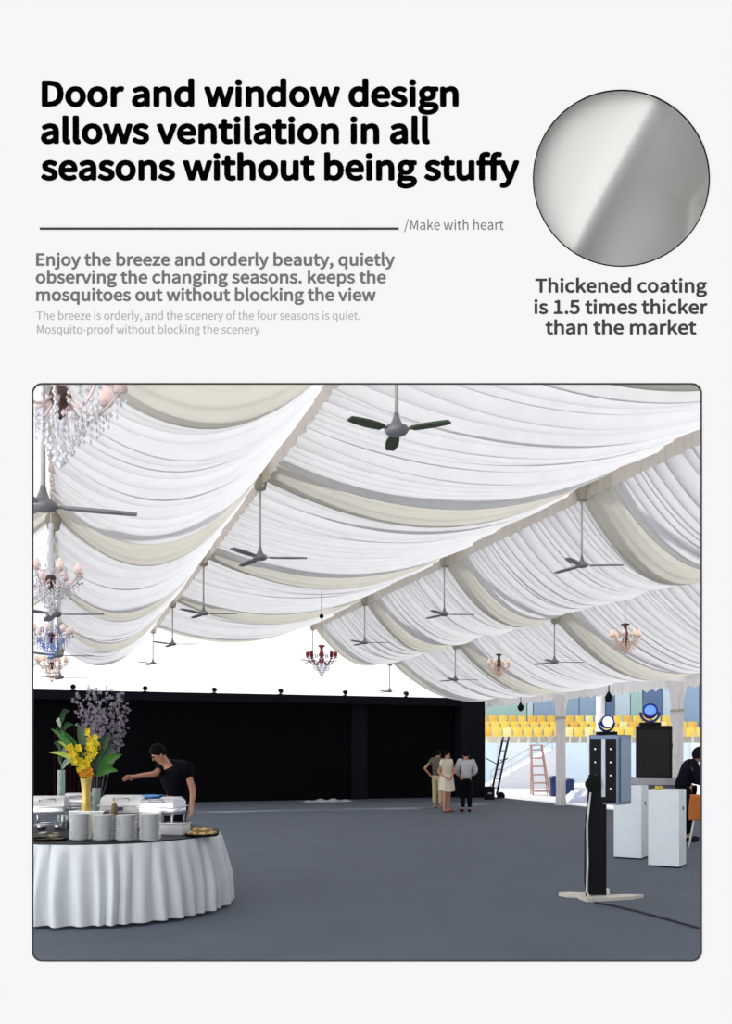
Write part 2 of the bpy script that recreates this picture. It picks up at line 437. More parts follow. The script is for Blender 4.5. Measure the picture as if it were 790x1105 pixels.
# ------------------------------------------------------------------ ceiling fans
def fan(loc, rod, rz, blade_m, label, span=.50):
    t = thing('ceiling_fan', label, 'fan', loc, rz, 'ceiling fans')       # origin at the ceiling mount
    MB().lathe([(.0, 0), (.055, 0), (.05, -.05), (.02, -.07), (0, -.07)], (0, 0, 0), 14).build('canopy', ROD, t, True)
    MB().tube([(0, 0, -.04), (0, 0, -rod+.05)], .016, 8).build('rod', ROD, t, True)
    MB().lathe([(.018, .12), (.026, .08), (.045, .035), (.088, .012), (.095, -.015), (.075, -.04), (.03, -.05), (0, -.051)], (0, 0, -rod), 20).build('motor', GREYF, t, True)
    for q in range(3):
        a = 2*PI*q/3; Mz = Matrix.Rotation(a, 3, 'Z'); pit = Matrix.Rotation(R(4), 3, 'X')
        b = MB(); n = 10; v = []; f = []
        for i in range(n+1):
            x = .13+span*i/n; wd = .038+.014*math.sin(PI*min(1, i/n*1.1)) if i < n else .03
            for (yy, zz) in ((-wd, -.008), (wd, -.008), (wd, .008), (-wd, .008)):
                v.append(Mz @ (Vector((x, 0, -rod-.015)) + pit @ Vector((0, yy, zz))))
        for i in range(n):
            for c in range(4): f.append((i*4+c, i*4+(c+1) % 4, (i+1)*4+(c+1) % 4, (i+1)*4+c))
        f += [(3, 2, 1, 0), (n*4, n*4+1, n*4+2, n*4+3)]
        bl = b.add(v, f).build('blade', blade_m, t)
        MB().box(Mz @ Vector((.10, 0, -rod-.012)), (.1, .035, .012), a).build('blade_bracket', GREYF, bl)
    return t
ordn = ['nearest', 'second', 'third', 'fourth', 'farthest']
names = {0: 'in the row at the left edge among crystal chandeliers', 1: 'in the row under the left pelmet', 2: 'in the row under the middle pelmet', 3: 'in the row along the right ceiling slope'}
for li, ks in ((0, (1, 2, 3, 4)), (1, (1, 2, 3, 4, 5)), (2, (2, 3, 4, 5)), (3, (3, 4, 5))):
    for n_, k in enumerate(ks):
        u, h = L[li]; rod = {0: 1.22, 1: 1.08, 2: 1.16, 3: 1.02}[li]+(.06 if (li, k) == (1, 1) else 0)
        p = T(u, VK[k]-.02, EYE+h-.02)
        rz = R(-25) if (li, k) == (1, 1) else R(random.uniform(-4, 8))
        if (li, k) == (0, 1): rz = R(20)
        word = 'farthest' if n_ == len(ks)-1 else ordn[n_]
        fan(p, rod, rz, DGREEN if (li, k) in ((1, 1),) else DGREY, f'grey ceiling fan, {word} {names[li]}', .30 if (li, k) == (1, 1) else .48)

# ------------------------------------------------------------------ chandeliers
GLASS = mat('clear crystal', (246, 246, 252), .15, spec=.8, trans=.15, var=.0)
PINKC = mat('pink crystal', (252, 228, 224), .2, spec=.8, trans=.1, var=.05)
BLUEC = mat('blue crystal', (132, 172, 245), .15, spec=.8, trans=.1, var=.05)
AMBER = mat('amber crystal', (252, 222, 202), .2, spec=.6, trans=.05, var=.05)
REDC = mat('red glass', (150, 14, 40), .2, spec=.7, var=.15)
BULB = mat('lit bulb', (255, 226, 205), .3, emit=1.6, var=0)
PINKS = mat('lit pink glass shade', (252, 226, 220), .25, emit=.3, var=.03)
AMBS = mat('lit peach glass shade', (255, 226, 204), .25, emit=.35, var=.03)
BRONZE = mat('dark bronze', (96, 74, 70), .35, metal=.6)
def chandelier(loc, rod, rad, arm_m, shade_m, drop_m, hub_m, label, column=True, n=8, lit=True):
    t = thing('chandelier', label, 'chandelier', loc, random.uniform(0, 1), 'chandeliers')       # origin at the ceiling mount
    MB().lathe([(0, 0), (.05, 0), (.045, -.04), (0, -.05)], (0, 0, 0), 12).build('canopy', hub_m, t, True)
    MB().tube([(0, 0, -.03), (0, 0, -rod+.1)], .009, 6).build('rod', ROD, t, True)
    z = -rod
    if column:
        MB().lathe([(.012, .62), (.03, .6), (.022, .5), (.04, .42), (.026, .34), (.045, .25), (.03, .15), (.05, .08), (.03, .02)], (0, 0, z), 14).build('glass_column', GLASS, t, True)
    else:
        MB().lathe([(.01, .30), (.09, .28), (.03, .24), (.035, .16), (.06, .10), (.03, .03)], (0, 0, z), 14).build('stem', hub_m, t, True)
    MB().lathe([(.02, .05), (.05, .03), (.062, -.01), (.045, -.05), (.02, -.08), (.03, -.11), (0, -.14)], (0, 0, z), 16).build('hub', hub_m, t, True)
    for k in range(n):
        a = 2*PI*k/n; ca, sa = math.cos(a), math.sin(a)
        pts = []
        for i in range(9):
            s = i/8; r = .05+(rad-.06)*s; zz = z-.02-.10*math.sin(PI*s*1.05)+.05*s
            pts.append((r*ca, r*sa, zz))
        arm = MB().tube(pts, .009, 6).build('arm', arm_m, t, True)
        e = Vector(pts[-1])
        MB().lathe([(.0, -.01), (.035, 0), (.042, .015), (.012, .02), (.012, .06), (0, .06)], e, 10).build('candle_cup', arm_m, arm, True)
        MB().lathe([(.008, .055), (.02, .075), (.018, .1), (.0, .13)], e, 8).build('bulb', BULB if lit else shade_m, arm, True)
        MB().lathe([(.6*rad*.2, .03), (.7*rad*.2, .065), (.5*rad*.2, .11), (.45*rad*.2, .108), (.64*rad*.2, .065), (.55*rad*.2, .032)], e, 12).build('shade', shade_m, arm, True)
        dr = MB()
        for q in range(4):
            dr.lathe([(0, -.02), (.011, -.005), (.0, .02)], e+Vector((.03*math.cos(q*PI/2), .03*math.sin(q*PI/2), -.05-.012*(q % 2))), 6)
        for q in range(5):
            s = .25+.17*q; r = .05+(rad-.06)*s
            zz = z-.02-.10*math.sin(PI*s*1.05)+.05*s
            for m_ in range(3): dr.lathe([(0, -.018), (.009, -.004), (0, .016)], (r*ca, r*sa, zz-.035-.04*m_), 6)
        dr.build('crystal_drops', drop_m, arm)['kind'] = 'stuff'
    dr = MB(); sk = min(1, (rad/.33)**1.6)
    for ring, (rr, zz, cnt) in enumerate(((.13, -.14, 14), (.10, -.2, 12), (.07, -.26, 9), (.035, -.31, 6), (.2, -.05, 18), (.16, .12, 14))):
        for k in range(cnt):
            a = 2*PI*k/cnt+ring
            for m_ in range(2): dr.lathe([(0, -.024), (.012, -.006), (0, .02)], (rr*sk*math.cos(a), rr*sk*math.sin(a), z+(zz-.045*m_)*sk), 6)
    dr.lathe([(0, -.03), (.025, 0), (0, .03)], (0, 0, z-.38*sk), 10)
    dr.build('crystal_skirt', drop_m, t)['kind'] = 'stuff'
    return t
names = ['nearest and largest at the upper left corner', 'second from the front at the left edge', 'third from the front at the left edge, with blue drops', 'farthest at the left edge, amber, near the backdrop top']
mats = [(PINKC, PINKS, GLASS), (PINKC, PINKS, GLASS), (PINKC, PINKS, BLUEC), (AMBER, AMBS, AMBER)]
for i in range(4):
    d = 4.85*(i+1); hz = EYE+(1.95 if i == 0 else 1.87)
    px = (65, 55, 55, 56)[i]
    x = gx(px, d)
    top = EYE+2.9
    am, sm_, dm = mats[i]
    chandelier((x, d, top), top-hz, .33, am, sm_, dm, BRONZE, 'crystal chandelier hanging '+names[i])
for px, py, v, nm in ((680, 690, 13.8, 'nearer of two small ones on the right slope'), (540, 719, 18.8, 'farther of two small ones on the right slope')):
    u = L[3][0]; p = T(u, v, 0); d = p.y
    hz = EYE-(py-HY)/F*d; top = EYE+L[3][1]+.02
    chandelier((p.x, p.y, top), top-hz, .26, AMBER, AMBS, AMBER, BRONZE, 'peach glass chandelier, '+nm, False)
d = 17.5; p = at(347, 712, d); top = EYE-(624-HY)/F*d
t = chandelier((p.x, p.y, top), top-p.z, .29, REDC, REDC, GLASS, REDC, 'deep red glass chandelier hanging in front of the white gable opening', False, 8, False)
MB().ball((0, 0, -(665-624)/F*d), .045, 10, 8).build('rod_ball', BLACKP, t, True)

# ------------------------------------------------------------------ people
SKIN = mat('skin', (206, 150, 124), .6, spec=.3, var=.04)
HAIR = mat('black hair', (13, 11, 11), .8, spec=.1)
def skin_mesh(name, verts, edges, radii, m, parent, root=0, sub=1):
    me = bpy.data.meshes.new(name); me.from_pydata([tuple(v) for v in verts], edges, []); me.update()
    ob = bpy.data.objects.new(name, me); C.objects.link(ob)
    md = ob.modifiers.new('s', 'SKIN'); md.use_smooth_shade = True
    for i, r in enumerate(radii):
        sv = me.skin_vertices[0].data[i]; sv.radius = r if isinstance(r, tuple) else (r, r); sv.use_root = (i == root)
    s2 = ob.modifiers.new('u', 'SUBSURF'); s2.levels = sub; s2.render_levels = sub
    dg = bpy.context.evaluated_depsgraph_get(); nm = bpy.data.meshes.new_from_object(ob.evaluated_get(dg))
    bpy.data.objects.remove(ob); bpy.data.meshes.remove(me)
    nm.name = name; nm.materials.clear(); nm.materials.append(m); nm.shade_smooth()
    o = bpy.data.objects.new(name, nm); C.objects.link(o); o.parent = parent; return o
def person(label, loc, J, face, k=1.0, clothes=(), hair='short', cap=None):
    """J: joints in local metres (x right, y away, z up); face: unit vector the face looks along"""
    t = thing('person', label, 'person', loc)
    J = {a: Vector(b)*k for a, b in J.items()}
    face = Vector(face).normalized()
    V = []; E = []; RR = []; ix = {}
    def nv(n, p, r): ix[n] = len(V); V.append(Vector(p)); RR.append(tuple(q*k for q in r) if isinstance(r, tuple) else r*k); return ix[n]
    nv('pelvis', J['pelvis'], (.12, .09)); nv('spine', (J['pelvis']*.45+J['chest']*.55), (.10, .08)); nv('chest', J['chest'], (.12, .09))
    nv('neck', J['neck'], .052); up = (J['head']-J['neck']).normalized()
    nv('jaw', J['head']-up*.055*k+face*.015*k, (.068, .075)); nv('skull', J['head']+up*.045*k, (.078, .092)); nv('crown', J['head']+up*.105*k-face*.008*k, (.05, .06))
    E += [(ix[a], ix[b]) for a, b in (('pelvis', 'spine'), ('spine', 'chest'), ('chest', 'neck'), ('neck', 'jaw'), ('jaw', 'skull'), ('skull', 'crown'))]
    for s in 'lr':
        nv('sh'+s, J['sh'+s], .043); nv('el'+s, J['el'+s], .043); nv('wr'+s, J['wr'+s], .028)
        hd = (J['wr'+s]-J['el'+s]).normalized(); hd = Vector(J['hd'+s]).normalized() if 'hd'+s in J else hd
        nv('pa'+s, J['wr'+s]+hd*.06*k, (.036, .02))
        E += [(ix['chest'], ix['sh'+s]), (ix['sh'+s], ix['el'+s]), (ix['el'+s], ix['wr'+s]), (ix['wr'+s], ix['pa'+s])]
        side = hd.cross(face); side = side.normalized() if side.length > .1 else Vector((1, 0, 0))
        bend = side.cross(hd).normalized()
        for q in range(4):
            o = side*(.026*(q-1.5))*k; ln = (.07, .085, .08, .06)[q]*k
            a = nv(f'f{s}{q}a', J['wr'+s]+hd*.092*k+o, .0095); b = nv(f'f{s}{q}b', J['wr'+s]+hd*(.092*k+ln*.55)+o*1.1+bend*.008*k, .0085); c = nv(f'f{s}{q}c', J['wr'+s]+hd*(.092*k+ln*.9)+o*1.1+bend*.028*k, .007)
            E += [(ix['pa'+s], a), (a, b), (b, c)]
        sg = -1 if s == 'l' else 1
        a = nv(f't{s}a', J['wr'+s]+hd*.045*k-side*.045*k, .0105); b = nv(f't{s}b', J['wr'+s]+hd*.085*k-side*.062*k+bend*.015*k, .0085)
        E += [(ix['wr'+s], a), (a, b)]
        nv('hp'+s, J['hp'+s], .088); nv('kn'+s, J['kn'+s], .056); nv('ca'+s, J['kn'+s]*.65+J['an'+s]*.35, .052); nv('an'+s, J['an'+s], .036); nv('to'+s, J['to'+s], (.038, .026))
        E += [(ix['pelvis'], ix['hp'+s]), (ix['hp'+s], ix['kn'+s]), (ix['kn'+s], ix['ca'+s]), (ix['ca'+s], ix['an'+s]), (ix['an'+s], ix['to'+s])]
    body = skin_mesh('body', V, E, RR, SKIN, t)
    # face: nose, eyes, mouth, ears
    side = up.cross(face).normalized(); hc = J['head']+up*.0*k
    MB().ball(hc+face*.092*k-up*.012*k, (.012*k, .016*k, .02*k), 8, 6).build('nose', SKIN, body, True)
    ey = MB()
    for s in (-1, 1): ey.ball(hc+face*.080*k+side*s*.03*k+up*.016*k, .011*k, 8, 6)
    ey.build('eyes', HAIR, body, True)
    MB().ball(hc+face*.078*k-up*.05*k, (.02*k, .012*k, .006*k), 8, 6, ).build('mouth', mat('lips', (170, 90, 84), .5), body, True)
    ea = MB()
    for s in (-1, 1): ea.ball(hc+side*s*.078*k, (.014*k, .02*k, .03*k), 8, 6)
    ea.build('ears', SKIN, body, True)
    # hair cap
    q = up.to_track_quat('Z', 'Y').to_matrix(); hb = MB(); n, m_ = 20, 10
    fl = (q.transposed() @ face)
    def hc_fn(i, j):
        a = 2*PI*j; dfr = math.cos(a)*fl.x+math.sin(a)*fl.y
        low = {'short': .76, 'long': .85, 'hood': .90}[hair]
        ph = PI*(low-(.42 if hair != 'hood' else .42)*max(0, dfr)**.8-.10*max(0, 1-abs(dfr)*1.6))*i
        rr = (.094 if hair != 'hood' else .118)*k
        p = Vector((rr*math.sin(ph)*math.cos(a), rr*1.06*math.sin(ph)*math.sin(a), rr*1.13*math.cos(ph)))
        return hc+up*.042*k-face*.012*k + q @ p
    MB().grid(hc_fn, m_, n).build('hood' if hair == 'hood' else 'hair', cap or HAIR, t, True)
    for kind, m, *arg in clothes:
        if kind == 'shirt':
            slv = arg[0]
            nm = arg[1] if len(arg) > 1 else 'shirt'
            vv = [J['pelvis']-Vector((0, 0, .09)), J['pelvis']*.45+J['chest']*.55, J['chest'], J['neck']*.62+J['chest']*.38]; rr = [(.185, .15), (.165, .14), (.185, .15), .085]; ee = [(0, 1), (1, 2), (2, 3)]
            for s in 'lr':
                i = len(vv); vv += [J['sh'+s], J['sh'+s].lerp(J['el'+s], .5 if slv == 'half' else 1.)]; rr += [.115, .088]; ee += [(2, i), (i, i+1)]
                if slv == 'full': vv += [J['el'+s].lerp(J['wr'+s], .95)]; rr += [.052]; ee += [(i+1, i+2)]
            if nm == 'hoodie': rr = [tuple(x*1.16 for x in r) if isinstance(r, tuple) else r*1.2 for r in rr]
            skin_mesh(nm, vv, ee, [tuple(x*k for x in r) if isinstance(r, tuple) else r*k for r in rr], m, t)
        if kind == 'trousers':
            vv = [J['pelvis']+Vector((0, 0, .05)), J['pelvis']]; rr = [(.165, .13), (.165, .135)]; ee = [(0, 1)]
            for s in 'lr':
                i = len(vv); vv += [J['hp'+s], J['kn'+s], J['an'+s]+Vector((0, 0, .02))]; rr += [.118, .086, .07]; ee += [(1, i), (i, i+1), (i+1, i+2)]
            skin_mesh('trousers', vv, ee, [tuple(x*k for x in r) if isinstance(r, tuple) else r*k for r in rr], m, t)
        if kind == 'dress':
            p0, p1 = J['chest'], (J['knl']+J['knr'])/2+Vector((0, 0, .10))
            def dr_fn(i, j):
                a = 2*PI*j; c = p0.lerp(p1, i)
                r = (.165-.03*math.sin(PI*min(1, i*2.2))+.06*i)+.012*math.sin(a*9)*i
                return c+Vector((r*k*math.cos(a), r*.82*k*math.sin(a), .02*math.sin(a*2+1)*i))
            MB().grid(dr_fn, 14, 36).build('skirt', m, t, True)
    sh = MB(); sm = BLACKP
    for c in clothes:
        if c[0] == 'shoes': sm = c[1]
    for s in 'lr':
        dv = (J['to'+s]-J['an'+s]); dv.z = 0; yaw = math.atan2(dv.y, dv.x)
        MB().ball((J['an'+s]+J['to'+s])/2*1.0+Vector((0, 0, -(J['an'+s].z+J['to'+s].z)/2+.042)), (.135*k, .05*k, .045*k), 12, 8, Matrix.Rotation(yaw, 3, 'Z')).build('shoe', sm, t, True)
    return t
def stand(face, arms=None, lean=(0, 0), w=.19):
    """upright joints for a figure facing unit (fx, fy)"""
    fx, fy = face; sx, sy = -fy, fx            # side to the figure's left
    lx, ly = lean
    J = dict(pelvis=(0, 0, .96), chest=(lx*.6, ly*.6, 1.30), neck=(lx, ly, 1.47), head=(lx*1.15+fx*.02, ly*1.15+fy*.02, 1.585))
    for s, sg in (('l', 1), ('r', -1)):
        J['sh'+s] = (lx*.8+sx*sg*w, ly*.8+sy*sg*w, 1.40); J['el'+s] = (lx*.6+sx*sg*(w+.07)-fx*.03, ly*.6+sy*sg*(w+.07)-fy*.03, 1.12)
        J['wr'+s] = (lx*.5+sx*sg*(w+.06)+fx*.08, ly*.5+sy*sg*(w+.06)+fy*.08, .90)
        J['hp'+s] = (sx*sg*.09, sy*sg*.09, .90); J['kn'+s] = (sx*sg*.095+fx*.01, sy*sg*.095+fy*.01, .49); J['an'+s] = (sx*sg*.1-fx*.02, sy*sg*.1-fy*.02, .085)
        J['to'+s] = (sx*sg*.12+fx*.14, sy*sg*.12+fy*.14, .035)
    if arms: J.update(arms)
    return J
CREAM = mat('cream cotton', (232, 222, 202), .85); OLIVE = mat('olive cotton', (96, 92, 74), .85); KHAKI = mat('khaki cotton', (196, 178, 140), .85)
PALE = mat('pale striped cotton', (206, 203, 204), .85, var=.05, scale=30); DARK = mat('dark trousers', (15, 15, 18), .9, spec=.1); HOOD = mat('navy hoodie', (20, 20, 36), .9, spec=.1)
TSH = mat('black shirt', (12, 12, 18), .9, spec=.1)
d = 22.2; f = Vector((.35, .6)).normalized()
# woman in cream dress, side-on, looking right
f = (.75, -.66)
J = stand(f, dict(ell=(.21, .0, 1.13), wrl=(.13, -.14, 1.02), elr=(-.24, -.05, 1.13), wrr=(-.06, -.17, .98)))
person('woman in a short cream dress standing with hands folded before backdrop', (gx(482, d), d, 0), J, (.8, -.5, -.1), .90, (('shirt', CREAM, 'half', 'bodice'), ('dress', CREAM), ('shoes', mat('tan leather', (150, 96, 70), .5))), 'short')
d = 23.7; f = (.5, .86)
J = stand(f, dict(ell=(-.40, -.06, 1.18), wrl=(-.22, .05, .98)))
person('person in olive top and khaki trousers behind the woman in cream', (gx(472.5, d), d, 0), J, (.6, .7, 0), .91, (('shirt', OLIVE, 'half'), ('trousers', KHAKI), ('shoes', mat('khaki canvas', (170, 150, 115), .8))), 'short')
d = 22.4; f = (-.1, .99)
J = stand(f, dict(ell=(-.28, .03, 1.14), wrl=(-.17, .17, 1.02), elr=(.28, .03, 1.14), wrr=(.17, .17, 1.02)))
person('man in pale shirt and black trousers standing with his back turned', (gx(503, d), d, 0), J, (-.1, 1, -.1), .90, (('shirt', PALE, 'full'), ('trousers', DARK)), 'short')
# server behind the buffet, leaning to the left over the dishes
d = 10.85; f = (-.80, -.60)
J = stand(f, dict(pelvis=(.06, .03, .95), chest=(-.02, -.02, 1.27), neck=(-.10, -.06, 1.43), head=(-.17, -.11, 1.525),
    shl=(.17, -.16, 1.36), ell=(.25, -.14, 1.08), wrl=(.24, -.18, .93), hdl=(0, -.1, -1),
    shr=(-.19, .08, 1.36), elr=(-.20, -.22, 1.29), wrr=(-.38, -.36, 1.275), hdr=(-1, -.25, -.12)))
person('server in black shirt reaching over the buffet behind the chafing dishes', (gx(189, d), d, 0), J, (-.80, -.45, -.50), 1.0, (('shirt', TSH, 'half'), ('trousers', DARK)), 'short')
# hooded person by the orange chair
d = 15.25; f = (.9, -.44)
J = stand(f, dict(pelvis=(-.12, .02, .93), chest=(0, 0, 1.24), neck=(.10, -.03, 1.38), head=(.17, -.06, 1.475),
    shl=(.06, .17, 1.31), ell=(.16, .12, 1.06), wrl=(.32, -.03, 1.02), shr=(.0, -.18, 1.31), elr=(.12, -.24, 1.05), wrr=(.33, -.22, 1.02)))
person('person in dark hooded top leaning forward behind the orange chair', (gx(742, d), d, 0), J, (.85, -.4, -.3), 1.0, (('shirt', HOOD, 'full', 'hoodie'), ('trousers', DARK)), 'hood', HOOD)

# ------------------------------------------------------------------ buffet table
TC = Vector((-2.66, 9.02, 0)); TOP = .75; TR_ = 1.13
t = thing('buffet_table', 'round buffet table with dark top behind the white pleated skirt', 'table', TC)
MB().lathe([(0, .715), (TR_, .715), (TR_+.006, .73), (TR_, TOP), (0, TOP)], (0, 0, 0), 96).build('tabletop', mat('dark table top', (34, 32, 40), .6), t, True, 40)
for k in range(4):
    a = PI/4+k*PI/2; MB().tube([(.7*math.cos(a), .7*math.sin(a), 0), (.7*math.cos(a), .7*math.sin(a), .72)], .02, 8).build('leg', STEEL, t, True)
rnd = random.Random(3)
ple = [0]
while ple[-1] < 2*PI-.12: ple.append(ple[-1]+rnd.uniform(.085, .17))
ple[-1] = 2*PI
pd = [rnd.uniform(.6, 1.15) for _ in ple]
va = []
for i in range(len(ple)-1):
    for q in range(10): va.append((i, q/10))
verts = []; faces = []; m = len(va); nz = 14
for iz in range(nz+1):
    s = iz/nz; z = TOP-.012-(TOP-.042)*s
    for (i, q) in va:
        a = ple[i]+(ple[i+1]-ple[i])*q + .012*math.sin(s*3+i)
        amp = (.012+.075*min(1, s*1.6))*pd[i]
        r = TR_+.012+.085*s**.8 + amp*(.5-.5*math.cos(2*PI*q))**.8 - .02*s
        if s < .07: r = TR_+.014+.004*math.sin(i*3)
        verts.append((r*math.cos(a), r*math.sin(a), z))
for iz in range(nz):
    for j in range(m): faces.append((iz*m+j, iz*m+(j+1) % m, (iz+1)*m+(j+1) % m, (iz+1)*m+j))
o = MB().add(verts, faces).build('table_skirt', SKIRT, None, True); o.location = TC
tag(o, 'white pleated skirt hanging around the round buffet table', 'tablecloth')

# plates: four stacks, every plate a thing
pl = MB().lathe([(0, .004), (.058, .004), (.062, 0), (.066, .004), (.088, .016), (.102, .0185), (.103, .0215), (.087, .0195), (.062, .009), (0, .008)], (0, 0, 0), 36).build('dinner_plate', CHINA, None, True, 50)
first = True
for px, dd, n_, nm in ((87, 8.16, 17, 'leftmost stack'), (112, 8.13, 16, 'second stack from the left'), (136.5, 8.13, 16, 'third stack from the left'), (162, 8.15, 17, 'rightmost stack')):
    for k in range(n_):
        o = pl if first else pl.copy()
        if not first: C.objects.link(o)
        first = False
        o.location = (gx(px, dd)+random.uniform(-.002, .002), dd+random.uniform(-.002, .002), TOP+.0005+k*.0145); o.rotation_euler = (0, 0, random.uniform(0, 6))
        tag(o, ('topmost white plate of the ' if k == n_-1 else 'white china plate within the ')+nm+' on the buffet', 'plate', 'stacked plates on the buffet')

# chafing dishes
def chafing(loc, rz, w_, d_, lid_m, body_m, label, lid='roll', sign=False):
    t = thing('chafing_dish', label, 'chafing dish', (loc[0], loc[1], loc[2]+.004), rz, 'chafing dishes')
    for sx in (-1, 1):
        for sy in (-1, 1):
            MB().tube([(sx*w_*.47, sy*d_*.45, 0), (sx*w_*.44, sy*d_*.42, .10), (sx*w_*.46, sy*d_*.44, .2)], [.014, .010, .013], 8).build('leg', STEEL, t, True)
    fr = MB(); fr.tube([(-w_*.46, -d_*.44, .17), (w_*.46, -d_*.44, .17), (w_*.46, d_*.44, .17), (-w_*.46, d_*.44, .17), (-w_*.46, -d_*.44, .17)], .008, 6)
    fr.tube([(-w_*.45, -d_*.43, .06), (w_*.45, -d_*.43, .06)], .007, 6); fr.tube([(-w_*.45, d_*.43, .06), (w_*.45, d_*.43, .06)], .007, 6); fr.build('frame', STEEL, t, True)
    MB().box((0, 0, .205), (w_, d_, .075), bev=.015).build('water_pan', body_m, t, True, 40)
    MB().box((0, 0, .247), (w_+.03, d_+.03, .012), bev=.004).build('rim', body_m, t, True, 40)
    n = 16; v = []; f = []
    for i in range(n+1):
        a = PI*i/n; yy = -math.cos(a)*d_*.48; zz = .252+math.sin(a)**.6*.10
        for x, e in ((-w_*.49, .0), (-w_*.46, 1.), (w_*.46, 1.), (w_*.49, 0)): v.append((x, yy*(.96 if e else 1), .252+(zz-.252)*(1 if e else .86)))
    for i in range(n):
        for c in range(3): f.append((i*4+c, i*4+c+1, (i+1)*4+c+1, (i+1)*4+c))
    f += [tuple(i*4 for i in range(n+1)), tuple(i*4+3 for i in reversed(range(n+1)))]
    ld = MB().add(v, f).build('lid', lid_m, t, True, 40)
    MB().tube([(-.08, -d_*.42, .30), (-.08, -d_*.50, .325), (.08, -d_*.50, .325), (.08, -d_*.42, .30)], .008, 6).build('handle', STEEL, ld, True)
    for s in (-.25, .25): MB().lathe([(0, 0), (.045, 0), (.048, .06), (.03, .065), (0, .065)], (s*w_, 0, .0), 12).build('fuel_can', STEEL, t, True)
    if sign: MB().box((-.02, -d_*.5-.012, .215), (.09, .006, .035)).build('blue_label', mat('navy label', (46, 60, 110), .5), t)
    return t
CHROME = mat('polished chrome', (226, 226, 230), .16, metal=.85)
chafing((gx(54, 9.25), 9.25, TOP), R(8), .34, .30, WHITEM, CHROME, 'white-lidded chafing dish at the left end of the buffet')
chafing((gx(86, 9.85), 9.85, TOP+.0), R(4), .30, .28, CHROME, CHROME, 'steel chafing dish standing behind the gold vase')
chafing((gx(136, 9.45), 9.42, TOP), R(-3), .46, .30, WHITEM, WHITEM, 'wide white chafing dish with a dark blue label', sign=True)
chafing((gx(176, 9.15), 9.15, TOP), R(-14), .38, .32, CHROME, CHROME, 'chrome chafing dish at the right end near the server')
# riser with the gold vase
d = 9.02
t = thing('display_riser', 'grey mirrored riser block under the gold vase', 'riser', (gx(97, d), d, TOP))
MB().box((0, 0, .105), (.34, .22, .21), bev=.006).build('block', mat('mirror grey', (150, 152, 158), .3, metal=.6), t)
MB().box((0, 0, .214), (.36, .24, .01), bev=.003).build('top_plate', CHROME, t)
d = 8.98; vz = TOP+.219
GOLD = mat('gold glaze', (226, 196, 104), .3, spec=.6, metal=.3)
t = thing('flower_vase', 'gold vase of yellow orchids and green leaves on the buffet', 'vase', (gx(93, d), d, vz))
MB().lathe([(0, 0), (.046, 0), (.05, .01), (.042, .12), (.044, .22), (.054, .30), (.060, .33), (.054, .33), (.038, .22), (0, .2)], (0, 0, 0), 24).build('vase_body', GOLD, t, True, 50)
YEL = mat('yellow petals', (222, 196, 24), .6, var=.15, scale=25); LEAF = mat('green leaf', (58, 112, 40), .5, var=.25, scale=10); LEAF2 = mat('dark green leaf', (36, 74, 40), .5, var=.2, scale=10); YG = mat('yellow green leaf', (160, 176, 70), .5, var=.15)
STEM = mat('green stem', (70, 98, 48), .6)
def flower(mb, c, r, rnd, pet=5):
    n = Vector((rnd.uniform(-.7, .7), -1, rnd.uniform(-.3, .6))).normalized(); q = n.to_track_quat('Z', 'Y').to_matrix(); a0 = rnd.uniform(0, 6)
    for k in range(pet):
        a = a0+2*PI*k/pet; dx = Vector((math.cos(a), math.sin(a), 0)); dy = Vector((-math.sin(a), math.cos(a), 0))
        pts = [(.1, 0, 0), (.55, .38, .18), (1, .0, .28), (.55, -.38, .18), (.55, 0, .1)]
        mb.add([c+q @ ((dx*x+dy*y+Vector((0, 0, z)))*r) for x, y, z in pts], [(0, 1, 4), (1, 2, 4), (2, 3, 4), (3, 0, 4)])
    mb.ball(c+q @ Vector((0, 0, r*.12)), r*.2, 6, 4)
def leaf(name, base, tip, wd, m, parent, curl=.05):
    base, tip = Vector(base), Vector(tip); dv = tip-base; sd_ = dv.cross(Vector((0, 1, .3))).normalized()
    n = 10; v = []; f = []
    for i in range(n+1):
        s = i/n; c = base+dv*s+Vector((0, 0, curl*math.sin(PI*s)))
        w_ = wd*math.sin(PI*s**.8)**.9+.001
        v += [c-sd_*w_+Vector((0, -.015*math.sin(PI*s), 0)), c, c+sd_*w_+Vector((0, -.015*math.sin(PI*s), 0))]
    for i in range(n):
        for c in (0, 1): f.append((i*3+c, i*3+c+1, i*3+4+c, i*3+3+c))
    return MB().add(v, f).build(name, m, parent, True)
vx0 = gx(93, d)
def rel(px, py, dd=None): p = at(px, py, dd or d); return Vector((p.x-vx0, p.y-d, p.z-vz))
rnd = random.Random(11)
for (pts, n_) in ((((94, 832), (98, 812), (100, 800), (96, 786)), 15), (((93, 834), (90, 818), (82, 808), (72, 806)), 16), (((92, 836), (86, 824), (80, 818), (76, 812)), 13), (((96, 834), (100, 818), (103, 804), (104, 792)), 13)):
    P = [rel(*p) for p in pts]; P = [Vector((0, 0, .25))]+P
    st = MB().tube(P, .004, 5).build('stem', STEM, t, True)
    fb = MB()
    for k in range(n_):
        s = 1+(len(P)-2)*(k+.3)/n_; i = min(int(s), len(P)-2); c = P[i].lerp(P[i+1], s-i)
        flower(fb, c+Vector((rnd.uniform(-.035, .035), rnd.uniform(-.07, .03), rnd.uniform(-.03, .03))), rnd.uniform(.03, .046), rnd)
    fb.build('orchid_blossoms', YEL, st)
